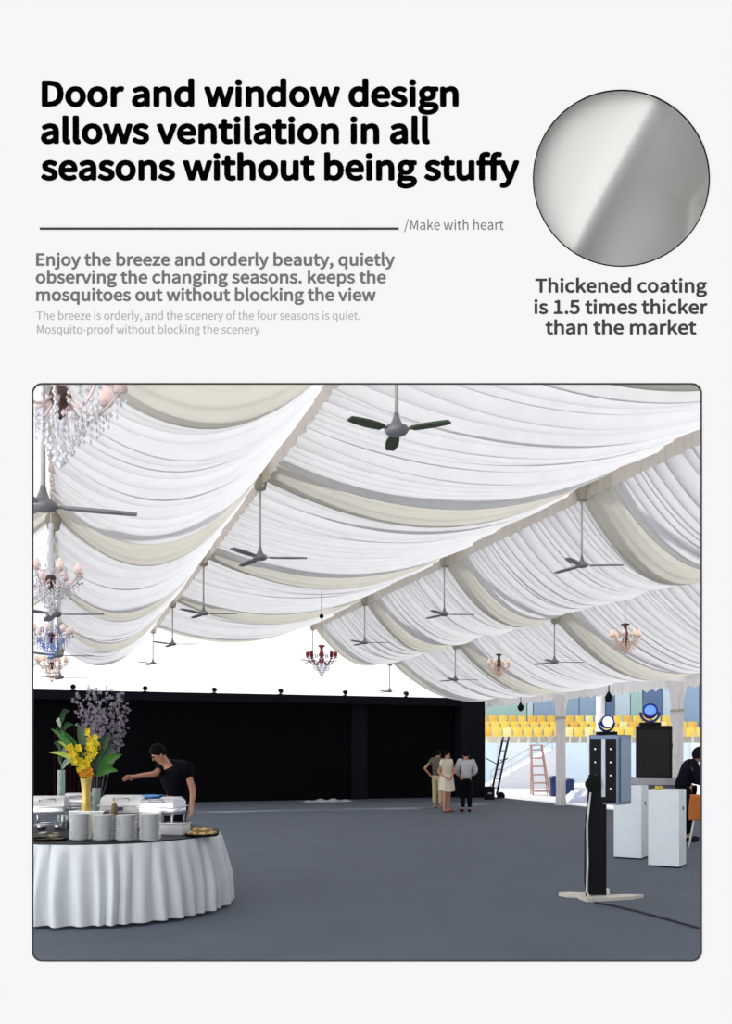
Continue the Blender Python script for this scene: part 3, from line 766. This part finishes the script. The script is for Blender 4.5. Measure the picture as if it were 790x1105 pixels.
for (b, e, wd, m_) in (((90, 826), (55, 786), .035, LEAF), ((88, 826), (60, 800), .03, YG), ((88, 828), (50, 812), .028, YG), ((90, 822), (64, 788), .03, LEAF), ((98, 830), (118, 792), .06, LEAF2), ((100, 834), (122, 806), .06, LEAF2), ((104, 836), (132, 814), .05, LEAF), ((102, 838), (128, 832), .05, LEAF), ((95, 826), (108, 796), .05, LEAF2), ((94, 826), (82, 780), .045, LEAF2), ((92, 834), (74, 826), .03, LEAF2)):
    leaf('leaf', rel(*b)+Vector((0, .02, 0)), rel(*e)+Vector((0, random.uniform(-.02, .08), 0)), wd, m_, t)
OR = mat('orange petals', (214, 128, 34), .6, var=.15)
fb = MB()
for k in range(9): flower(fb, rel(rnd.uniform(89, 101), rnd.uniform(830, 838))+Vector((0, -.05, 0)), .03, rnd)
fb.build('orange_blossoms', OR, t)
# glass cylinder with dried grey-purple blossom
d = 9.72
VG = mat('greenish vase glass', (186, 208, 204), .08, spec=.6, var=0, alpha=.35)
t = thing('glass_vase', 'glass vase of dried grey-purple blossom twigs behind the gold vase', 'vase', (gx(104, d), d, TOP))
vx0, vz = gx(104, d), TOP
MB().lathe([(0, 0), (.05, 0), (.05, .42), (.046, .42), (.046, .02), (0, .02)], (0, 0, 0), 20).build('vase_body', VG, t, True, 40)
LIL = mat('dried lilac blossom', (150, 142, 158), .8, var=.25, scale=30); TWIG = mat('twig', (92, 84, 84), .8)
for (ex, ey) in ((84, 748), (92, 742), (100, 744), (108, 746), (116, 744), (124, 747), (132, 750), (136, 762), (134, 774), (126, 778), (118, 764), (108, 760), (98, 758), (88, 762), (112, 776), (100, 772), (122, 760), (130, 766)):
    e = rel(ex, ey, d)+Vector((0, rnd.uniform(-.15, .15), 0)); b0 = Vector((rnd.uniform(-.02, .02), 0, .1)); m1 = b0.lerp(e, .55)+Vector((rnd.uniform(-.04, .04), 0, .06))
    P = []
    for i in range(9):
        s = i/8; P.append(b0*(1-s)**2+m1*2*s*(1-s)+e*s*s)
    tw = MB().tube(P, [.004-.0003*i for i in range(9)], 5)
    bl = MB()
    for k in range(34):
        s = rnd.uniform(.42, 1); i = min(7, int(s*8)); c = P[i].lerp(P[i+1], s*8-i); o_ = c+Vector((rnd.uniform(-.05, .05), rnd.uniform(-.05, .05), rnd.uniform(-.04, .05)))
        tw.tube([c, o_], .0018, 4); flower(bl, o_, rnd.uniform(.014, .027), rnd, 4)
    tw = tw.build('twig', TWIG, t); bl.build('twig_blossoms', LIL, tw)
d = 9.6
t = thing('glass_cylinder', 'tall clear glass cylinder holding a leafy stem at left of orchids', 'vase', (gx(66, d), d, TOP))
vx0, vz = gx(66, d), TOP
MB().lathe([(0, 0), (.042, 0), (.042, .62), (.039, .62), (.039, .015), (0, .015)], (0, 0, 0), 20).build('vase_body', VG, t, True, 40)
P = [Vector((0, 0, .03)), Vector((.005, 0, .6)), Vector((-.01, 0, .95)), Vector((.01, 0, 1.22))]
st = MB().tube(P, .006, 6).build('stem', STEM, t, True)
for k in range(12):
    z = .62+.05*k; a = k*2.4; b0 = Vector((0, 0, z)); leaf('leaf', b0, b0+Vector((.11*math.cos(a)+.03, .11*math.sin(a), .09)), .028, LEAF2 if k % 3 else mat('pale leaf', (150, 168, 150), .6), st)
# small items on the table
d = 8.42
t = thing('pepper_mill', 'small brown wooden mill behind the plate stacks', 'mill', (gx(123.5, d), d, TOP))
MB().lathe([(0, 0), (.03, 0), (.034, .03), (.026, .10), (.03, .20), (.033, .215), (.03, .25), (.034, .29), (.02, .325), (0, .33)], (0, 0, 0), 18).build('mill_body', mat('brown wood', (112, 92, 66), .5), t, True)
MB().ball((0, 0, .335), .012, 10, 6).build('knob', GOLD, t, True)
d = 8.75
t = thing('serving_basin', 'low white rectangular basin right of the plate stacks', 'basin', (gx(189, d), d, TOP), R(-18))
MB().box((0, 0, .055), (.25, .17, .11), bev=.012).build('basin_body', CHINA, t, True, 40); MB().box((0, 0, .113), (.27, .19, .008), bev=.003).build('rim', CHROME, t)
d = 9.16
def tw(i, j): y = (j-.5)*.20; return ((i-.5)*.20, y, .016+.07*(1-(y/.16)**2)**.5+.004*math.sin(i*9)*math.cos(j*7))
o = MB().grid(tw, 12, 12).build('folded_towel', mat('bright blue cloth', (92, 160, 232), .8), None, True); o.location = (gx(165.5, d), d, TOP+.285); o.rotation_euler = (0, 0, R(-14))
tag(o, 'bright blue cloth draped over the lid of the right chrome dish', 'cloth')
# trays with golden pastry and napkins
GOLDEN = mat('golden pastry', (206, 178, 118), .7, var=.2, scale=40)
def tray(px, d, r, m_, label):
    t = thing('serving_tray', label, 'tray', (gx(px, d), d, TOP))
    MB().lathe([(0, 0), (r*.9, 0), (r, .02), (r*.98, .022), (r*.88, .006), (0, .006)], (0, 0, 0), 40).build('tray_plate', m_, t, True, 40)
tray(218, 8.62, .17, BLACKP, 'round black tray of golden pastry at the right table edge')
tray(54, 8.2, .17, BLACKP, 'round dark tray of napkins at the left table edge')
cr = MB().tube([(.036*math.cos(PI*i/9), .026*math.sin(PI*i/9)-.01, .02) for i in range(10)], [.004+.014*math.sin(PI*i/9) for i in range(10)], 8).build('pastry', GOLDEN, None, True)
firstc = True
for k in range(14):
    o = cr if firstc else cr.copy()
    if not firstc: C.objects.link(o)
    firstc = False
    lay = k//9; a = (k % 9)*2*PI/(9 if lay == 0 else 5); rr = .115 if lay == 0 else .075
    o.location = (gx(218, 8.62)+rr*math.cos(a), 8.62+rr*math.sin(a), TOP+.007+.036*lay); o.rotation_euler = (0, 0, a+1)
    tag(o, 'golden curved pastry piled on the black tray at the right', 'pastry', 'pastries on the black tray')
NAP = mat('beige napkin', (198, 188, 164), .85, var=.06)
for k in range(6):
    def nf(i, j, k=k): return (.13*(i-.5)+.004*math.sin(j*9), .10*(j-.5), .004*math.sin(i*7+k)+.004)
    mb = MB().grid(nf, 10, 8)
    o = mb.build('napkin', NAP, None, True); o.location = (gx(54, 8.2)+.05*math.cos(k*1.9), 8.2+.05*math.sin(k*1.9), TOP+.012+.011*k); o.rotation_euler = (R(3), R(2), k*.8)
    tag(o, 'beige cloth napkin lying on the dark tray at the left', 'napkin', 'napkins on the dark tray')

# ------------------------------------------------------------------ kiosk stand
d = 9.4; K = F/d
t = thing('kiosk_stand', 'black kiosk display on tall black post with pale flat feet', 'kiosk', (gx(643, d), d, 0))
def kx(px): return (px-643)/K
def kz(py): return EYE-(py-HY)/K
MB().box((kx(646), .05, (kz(838)+.02)/2+.02), (.185, .10, kz(838)-.02), bev=.008, rz=R(-12)).build('post', BLACKP, t)
FEET = mat('ivory metal foot', (222, 218, 208), .5)
for (x0, y0, x1, y1, wd) in ((kx(626), -.12, kx(696), .06, .10), (kx(645), .06, kx(607), .18, .10), (kx(650), .05, kx(668), .62, .09)):
    a = Vector((x0, y0)); b = Vector((x1, y1)); n_ = (b-a).normalized(); s_ = Vector((-n_.y, n_.x))
    poly = [a-s_*wd, a+s_*wd, a.lerp(b, .75)+s_*wd*.8, b+s_*wd*.1, b-s_*wd*.1, a.lerp(b, .75)-s_*wd*.8]
    MB().prism([tuple(p) for p in poly], 0, .034).build('foot', FEET, t)
rot = R(-43); cm = Vector((kx(660.5), .1, (kz(793)+kz(868))/2)); hh = kz(793)-kz(868)
CASE = mat('silver blue casing', (104, 124, 150), .35, metal=.35)
case = MB().box(cm, (.36, .30, hh), rot, .008).build('display_case', CASE, t)
Mr = Matrix.Rotation(rot, 3, 'Z')
MB().box(cm+Mr @ Vector((.005, -.152, -.01)), (.30, .012, hh-.06), rot).build('back_panel', BLACKP, case)
MB().box(cm+Mr @ Vector((.02, -.164, .02)), (.045, .022, hh-.12), rot, .004).build('channel', mat('pale channel', (186, 192, 205), .4, metal=.3), case)
MB().box(cm+Mr @ Vector((-.165, -.152, 0)), (.03, .02, hh), rot).build('edge_strip', mat('silver strip', (204, 208, 220), .4, metal=.4), case)
bt = MB()
for q in range(4):
    for s in (-.08, .10): bt.lathe([(0, 0), (.011, 0), (.009, .01), (0, .01)], cm+Mr @ Vector((s, -.157, .22-.14*q)), 10, Mr @ Matrix.Rotation(R(90), 3, 'X'))
bt.build('bolts', STEEL, case)
MB().box(cm+Mr @ Vector((.186, 0, 0)), (.008, .22, hh-.06), rot, .003).build('side_screen', mat('blue grey screen', (96, 132, 170), .2, spec=.6), case)
MB().lathe([(0, -.03), (.065, -.03), (.07, -.02), (.07, .02), (.06, .03), (0, .03)], (kx(638), -.03, kz(846)), 24, Matrix.Rotation(R(90), 3, 'X')).build('round_knob', BLACKP, t, True, 40)
MB().tube([(kx(636), -.05, kz(855)), (kx(632), -.06, kz(890)), (kx(633), -.06, kz(930)), (kx(631), -.07, .08), (kx(634), -.08, .04)], .010, 8).build('cable', WHITEM, t, True)
MB().tube([(kx(634), -.05, kz(850)), (kx(630), -.05, kz(900)), (kx(629.5), -.06, kz(950)), (kx(631), -.06, .04)], .007, 8).build('black_cable', BLACKP, t, True)
# floor cable
P = []
for (px, py) in ((642, 975), (660, 978), (688, 984.5), (720, 993), (757, 1003.5), (800, 1017)):
    dd = F*EYE/(py-HY); P.append((gx(px, dd), dd, .012))
o = MB().tube(P, .010, 8).build('floor_cable', mat('dark grey cable', (44, 44, 58), .6), None, True)
tag(o, 'dark cable running across the grey carpet from the kiosk feet', 'cable')

# moving-head lights
GLOW = mat('lit lens', (236, 244, 255), .2, emit=2.2, var=0); BLUEH = mat('blue glossy housing', (22, 44, 130), .25, spec=.7); BLUEL = mat('blue lens', (90, 130, 255), .15, emit=1.2, var=0)
def moving_head(loc, r, rz, tilt, hm, lm, label):
    t = thing('moving_head_light', label, 'stage light', loc, rz, 'moving head lights')
    MB().box((0, 0, r*.22), (r*2.5, r*1.7, r*.44), bev=r*.08).build('base', BLACKP, t, True, 40)
    yk = MB()
    pts = [Vector((r*1.12*math.cos(a), 0, r*1.72+r*1.2*math.sin(a))) for a in [PI+PI*i/14 for i in range(15)]]
    yk.tube(pts, r*.16, 8); yk.build('yoke', hm, t, True)
    rm = Matrix.Rotation(R(90)+tilt, 3, 'X')
    hd = MB().lathe([(0, -r*.95), (r*.5, -r*.85), (r*.82, -r*.4), (r*.92, .1*r), (r*.9, r*.6), (r*.78, r*.62), (r*.74, r*.5), (0, r*.48)], (0, 0, r*1.75), 24, rm).build('head', hm, t, True, 40)
    MB().lathe([(0, r*.50), (r*.70, r*.50), (r*.62, r*.58), (0, r*.70)], (0, 0, r*1.75), 24, rm).build('lens', lm, hd, True)
    return t
moving_head((gx(656.5, d-.02), d+.05, kz(793)+.001), .078, R(6), R(-4), BLUEH, GLOW, 'blue-rimmed moving head light with bright white lens atop the kiosk')
# speaker on table
d = 16.3; K2 = F/d
t = thing('loudspeaker', 'large black loudspeaker cabinet behind the white plinths', 'speaker', (gx(706, d), d, 1.06), R(-20))
MB().box((0, 0, .48), (.63, .5, .96), bev=.02).build('cabinet', BLACKP, t, True, 30)
MB().box((0, -.252, .46), (.56, .012, .84), bev=.004).build('grille', mat('black grille', (22, 22, 27), .7, var=.3, scale=220), t)
for s in (-1, 1): MB().box((s*.317, 0, .6), (.012, .16, .08), bev=.004).build('handle_plate', BLACK2, t)
t = thing('speaker_table', 'grey table carrying the large black loudspeaker', 'table', (gx(705, d), d, 0))
MB().box((0, 0, 1.0), (.76, .6, .12), bev=.01).build('table_top', mat('light grey top', (196, 196, 202), .5), t)
MB().box((0, .02, .82), (.68, .5, .24)).build('apron', mat('mid grey apron', (128, 126, 134), .6), t)
for sx in (-1, 1):
    for sy in (-1, 1): MB().box((sx*.33, sy*.25, .48), (.05, .05, .96)).build('leg', mat('mid grey leg', (140, 140, 148), .5), t)
moving_head((gx(701.5, d), d, 2.021), .15, R(-14), R(-20), BLUEH, BLUEL, 'dark blue moving head light on top of the black loudspeaker')

# white plinths
def plinth(px, d, w_, h_, rz, label):
    t = thing('white_plinth', label, 'plinth', (gx(px, d), d, 0), rz, 'white plinths')
    MB().box((0, 0, h_/2+.01), (w_, w_, h_-.02), bev=.004).build('plinth_body', WHITEP, t)
    MB().box((0, 0, .01), (w_-.03, w_-.03, .02)).build('base', BLACK2, t)
    MB().box((w_/2+.002, .02, h_*.76), (.004, .06, .045)).build('grip_hole', BLACKP, t)
plinth(720, 12.05, .41, 1.045, R(-32), 'white square plinth in front, nearer of the two')
plinth(681, 12.95, .40, 1.06, R(-31), 'white square plinth farther back, partly behind the kiosk screen')
d = 11.95
o = MB().lathe([(.026, 0), (.048, 0), (.05, .004), (.05, .046), (.048, .05), (.026, .05), (.026, 0)], (gx(711, d), d, 1.046), 20).build('tape_roll', mat('yellow tape', (212, 196, 70), .5), None, True, 40)
tag(o, 'small yellow roll standing on the nearer white plinth', 'tape roll')

# orange chair
d = 14.4
t = thing('orange_chair', 'orange shell chair with white legs at the right edge', 'chair', (gx(758, d), d, 0), R(158))
ORG = mat('orange shell', (204, 116, 48), .5)
def shell(i, j):
    a = (j-.5); w_ = .21-.03*max(0, i-.7)/.3
    if i < .5: y = -.22+.40*i/.5; z = .44-.02*math.sin(PI*i/.5)
    else: s = (i-.5)/.5; y = .18+.10*s; z = .44+.42*s
    return (2*a*w_, y+(-.05*(2*a)**2 if i > .5 else 0), z+(.03*(2*a)**2 if i < .5 else 0))
g = MB().grid(shell, 20, 12)
o = g.build('shell', ORG, t, True)
md = o.modifiers.new('s', 'SOLIDIFY'); md.thickness = .014
for sx in (-1, 1):
    for y0, y1 in ((-.16, -.22), (.14, .22)): MB().tube([(sx*.13, y0, .43), (sx*.2, y1, 0)], .014, 8).build('leg', WHITEM, t, True)

# ------------------------------------------------------------------ beyond the right side
# hand truck with a black case
d = 28.6; K3 = F/d
t = thing('hand_truck', 'dark hand truck leaning by the right end of the black backdrop', 'trolley', (gx(535, d), d, -.05), R(0))
def h(px, py, y=0): return Vector(((px-535)/K3, y, EYE+.05-(py-HY)/K3))
DK = mat('dark blue steel', (34, 40, 60), .4, metal=.4)
rl = MB()
for o_ in (0, 6): t_ = MB().tube([h(530+o_, 858), h(543+o_*1.0, 795)], .035, 8).build('rail', DK, t, True)
for k in range(6):
    s = .12+.16*k; MB().tube([h(530, 858).lerp(h(543, 795), s), h(536, 858).lerp(h(549, 795), s)], .018, 6).build('rung', mat('blue steel rung', (70, 110, 170), .4), t, True)
MB().box(h(533, 861)+Vector((0, -.1, .0)), (.45, .5, .03)).build('toe_plate', DK, t)
for o_ in (529, 541): MB().lathe([(0, -.04), (.10, -.04), (.13, -.03), (.13, .03), (.1, .04), (0, .04)], h(o_, 861)+Vector((0, .1, .055)), 20, Matrix.Rotation(R(90), 3, 'X')).build('wheel', BLACKP, t, True, 40)
MB().tube([h(524, 818), h(537, 825), h(548, 818)], .02, 6).build('handle', DK, t, True)
d = 27.8
o = MB().box((0, 0, .23), (.30, .30, .46), bev=.02).build('equipment_case', BLACKP); o.location = (gx(528, d), d, -.05)
MB().box((0, -.155, .25), (.12, .02, .04), bev=.006).build('case_handle', STEEL, o); tag(o, 'small black case standing at the foot of the hand truck', 'case')
# wooden step ladder
d = 31.5
WOOD = mat('pinkish wood', (196, 158, 146), .6, var=.12)
t = thing('step_ladder', 'pinkish wooden step ladder standing outside near the column', 'ladder', (gx(583, d), d, -.05))
Hh = 1.78
for s in (-1, 1):
    MB().tube([(s*.30, -.25, 0), (s*.19-.12, .08, Hh)], .032, 4).build('side_rail', WOOD, t)
    MB().tube([(s*.30+.05, .45, 0), (s*.19-.12, .12, Hh-.03)], .026, 4).build('rear_leg', WOOD, t)
for k in range(6):
    s = .08+.165*k; w_ = .30-.11*s
    MB().box((-.12*s, -.25+.33*s, Hh*s), (2*w_, .16, .05)).build('step', WOOD, t)
MB().box((-.12, .1, Hh), (.46, .2, .04)).build('top_cap', WOOD, t)
# dark blue bins by the column
NB = mat('dark blue plastic', (28, 44, 104), .4)
for px, d, h_, nm in ((599, 30.5, .62, 'left of the far column'), (614, 29.5, .55, 'right of the far column')):
    t = thing('dustbin', 'dark blue bin standing outside just '+nm, 'bin', (gx(px, d), d, -.05))
    MB().lathe([(0, 0), (.15, 0), (.19, h_), (.20, h_), (.2, h_+.03), (0, h_+.03)], (0, 0, 0), 20).build('bin_body', NB, t, True, 40)
    MB().lathe([(.205, 0), (.205, .03), (.14, .09), (0, .1)], (0, 0, h_), 20).build('lid', NB, t, True, 40)
# white tarpaulin heap right of the column
TARP = mat('bluish white tarpaulin', (214, 220, 244), .6)
d = 27.3
def heap(i, j):
    x = (i-.5)*1.1; y = (j-.5)*1.0; r = max(0, 1-(x/.55)**2)*max(0, 1-(y/.5)**2)
    return (x, y, .42*r**.6*(.8+.2*math.sin(i*17)*math.cos(j*13))-.02)
o = MB().grid(heap, 24, 20).build('tarpaulin', TARP, None, True); o.location = (gx(627, d), d, -.02); tag(o, 'heaped pale tarpaulin on the ground right of the far column', 'tarpaulin')
# low white sheet in front of the backdrop
d = 26.3
def sheet(i, j): return ((i-.5)*1.5, (j-.5)*.5, .02+.10*math.sin(PI*i)**.5*math.sin(PI*j)*(.7+.3*math.sin(i*23)))
o = MB().grid(sheet, 40, 8).build('ground_sheet', mat('grey white sheet', (178, 180, 186), .8), None, True); o.location = (gx(354, d), d, 0); o.rotation_euler = (0, 0, TROT)
tag(o, 'low crumpled pale sheet on the carpet along the black backdrop', 'sheet')
# white ramp with rails up to the seats
d = 37
t = thing('access_ramp', 'white sloping ramp with thin rails behind the step ladder', 'ramp', (gx(545, d), d, -.05))
MB().add([(x, y, z) for y in (0, 1.2) for (x, z) in ((-.8, 0), (2.6, 0), (2.6, 1.65), (2.0, 1.65), (-.8, .05))], [(0, 1, 2, 3, 4), (9, 8, 7, 6, 5), (0, 5, 6, 1), (1, 6, 7, 2), (2, 7, 8, 3), (3, 8, 9, 4), (4, 9, 5, 0)]).build('slope', mat('white paint', (236, 238, 246), .6), t)
for z in (.35, .62): MB().tube([(-.6, -.02, .1+z), (2.0, -.02, 1.62+z)], .022, 6).build('rail', mat('pale rail', (188, 200, 206), .5), t, True)
for k in range(4): MB().tube([(-.6+.86*k, -.02, .1+.5*k), (-.6+.86*k, -.02, .75+.5*k)], .02, 6).build('rail_post', mat('pale rail', (188, 200, 206), .5), t, True)
# stand behind: hoarding, two tiers of yellow seats, clad wall
yb = 44.
hb = thing('hoarding', 'long pale blue hoarding below the yellow seats', 'hoarding', (gx(645, yb), yb, -.05))
HB = mat('pale blue panel', (220, 238, 250), .6, var=.05, scale=.5)
for k in range(14):
    x = -9+1.6*k; MB().box((x, 0, .97), (1.56, .08, 1.94)).build('panel', HB if k % 3 else mat('paler blue panel', (236, 244, 250), .6), hb)
    MB().box((x+.8, .02, .98), (.06, .12, 1.96)).build('post', WHITEM, hb)
MB().box((1.5, .5, 1.90), (22, 1.0, .1)).build('ledge', WHITEM, hb)
tr = flat('trim_2', [(gx(525, yb)-4, yb+1.0), (gx(790, yb)+5, yb+1.0), (gx(790, yb)+5, yb+2.4), (gx(525, yb)-4, yb+2.4)], -.05, 1.9, GROUND)
tr3 = flat('trim_4', [(gx(525, yb)-4, yb+3.9), (gx(790, yb)+5, yb+3.9), (gx(790, yb)+5, yb+5.3), (gx(525, yb)-4, yb+5.3)], -.05, 2.62, GROUND)
tr2 = flat('trim_3', [(gx(525, yb)-4, yb+2.4), (gx(790, yb)+5, yb+2.4), (gx(790, yb)+5, yb+3.9), (gx(525, yb)-4, yb+3.9)], -.05, 2.25, GROUND)
YS = [mat('yellow seat', (250, 218, 106), .5), mat('amber seat', (244, 200, 92), .5), mat('pale yellow seat', (253, 238, 172), .5)]
def seat_obj(m_):
    t = thing('stadium_seat', 'x', 'seat', (0, 0, 0))
    MB().box((0, -.02, .36), (.44, .42, .05), bev=.02).build('seat', m_, t, True, 40)
    MB().box((0, .2, .58), (.44, .05, .46), bev=.02).build('backrest', m_, t, True, 40)
    MB().box((0, 0, .17), (.08, .3, .34)).build('pedestal', WHITEM, t)
    return t
protos = [seat_obj(m_) for m_ in YS]; used = [False]*3
rnd = random.Random(5)
for row, (dy, z) in enumerate(((1.7, 1.9), (3.1, 2.25), (4.5, 2.62))):
    for k in range(27):
        x = gx(520, yb)+.53*k+.1*row
        if x > gx(775, yb): continue
        q = rnd.choice((0, 0, 1, 2)); c = protos[q] if not used[q] else copy_tree(protos[q])
        used[q] = True
        c.location = (x, yb+dy, z)
        sp_ = 'left of the far column' if x*F/yb+HX < 603 else ('between the far column and the loudspeaker' if x*F/yb+HX < 690 else 'right of the loudspeaker')
        tag(c, f'{("bright yellow", "amber", "pale yellow")[q]} seat in the {("lowest", "middle", "top")[row]} row, {sp_}', 'seat', 'yellow spectator seats')
cw = thing('clad_building', 'teal and blue clad building rising behind the yellow seats', 'building', (0, yb+6, -.05))
cols = [mat('teal cladding', (168, 202, 200), .6, var=.05), mat('slate blue cladding', (150, 174, 202), .6, var=.05), mat('dark blue cladding', (96, 120, 158), .6), mat('pale blue cladding', (200, 218, 232), .6)]
x = gx(500, yb+6)
seq = [(3.6, 0), (.35, 3), (2.6, 1), (1.5, 1), (.5, 2), (.9, 3), (.7, 0), (1.1, 2), (.8, 3), (1.3, 1), (1.2, 1), (1.6, 3), (.9, 2), (2.2, 1), (1.5, 2), (1.2, 3), (1.4, 2), (2, 1), (2, 0), (3, 1)]
for w_, c in seq:
    MB().box((x+w_/2, 0, 4.0), (w_-.05, .3+.1*(c == 2), 8.0)).build('cladding_panel', cols[c], cw); x += w_
MB().box(((x+gx(500, yb+6))/2, .5, 3.95), (x-gx(500, yb+6), .6, 7.9)).build('core_wall', cols[3], cw)
# white pole outside and hanging lamps along the eave
d = 33.
t = thing('flag_pole', 'white pole standing outside behind the kiosk', 'pole', (gx(648, d), d, -.05))
MB().tube([(0, 0, 0), (0, 0, 3.7)], [.17, .15], 16).build('shaft', WHITEM, t, True); MB().lathe([(.3, 0), (.3, .05), (.2, .1), (.17, .1)], (0, 0, 0), 18).build('base', WHITEM, t, True)
for px, py, d, nm in ((562, 765, 27.2, 'over the hand truck'), (657, 755, 23.2, 'above the kiosk')):
    p = at(px, py, d); top = EYE+1.32
    k = (px-HX)/F; y = L[4][0]/(CA*k+SA); p = Vector((k*y, y, EYE-(py-HY)/F*y))
    t = thing('pendant_lamp', 'small black lamp hanging under the scalloped valance '+nm, 'lamp', p+Vector((0, 0, .18)))
    MB().tube([(0, 0, 0), (0, 0, .25)], .012, 6).build('rod', BLACKP, t, True)
    MB().lathe([(0, -.26), (.05, -.24), (.09, -.18), (.10, -.1), (.05, -.03), (.03, .02), (0, .02)], (0, 0, 0), 16).build('lamp_body', BLACKP, t, True)
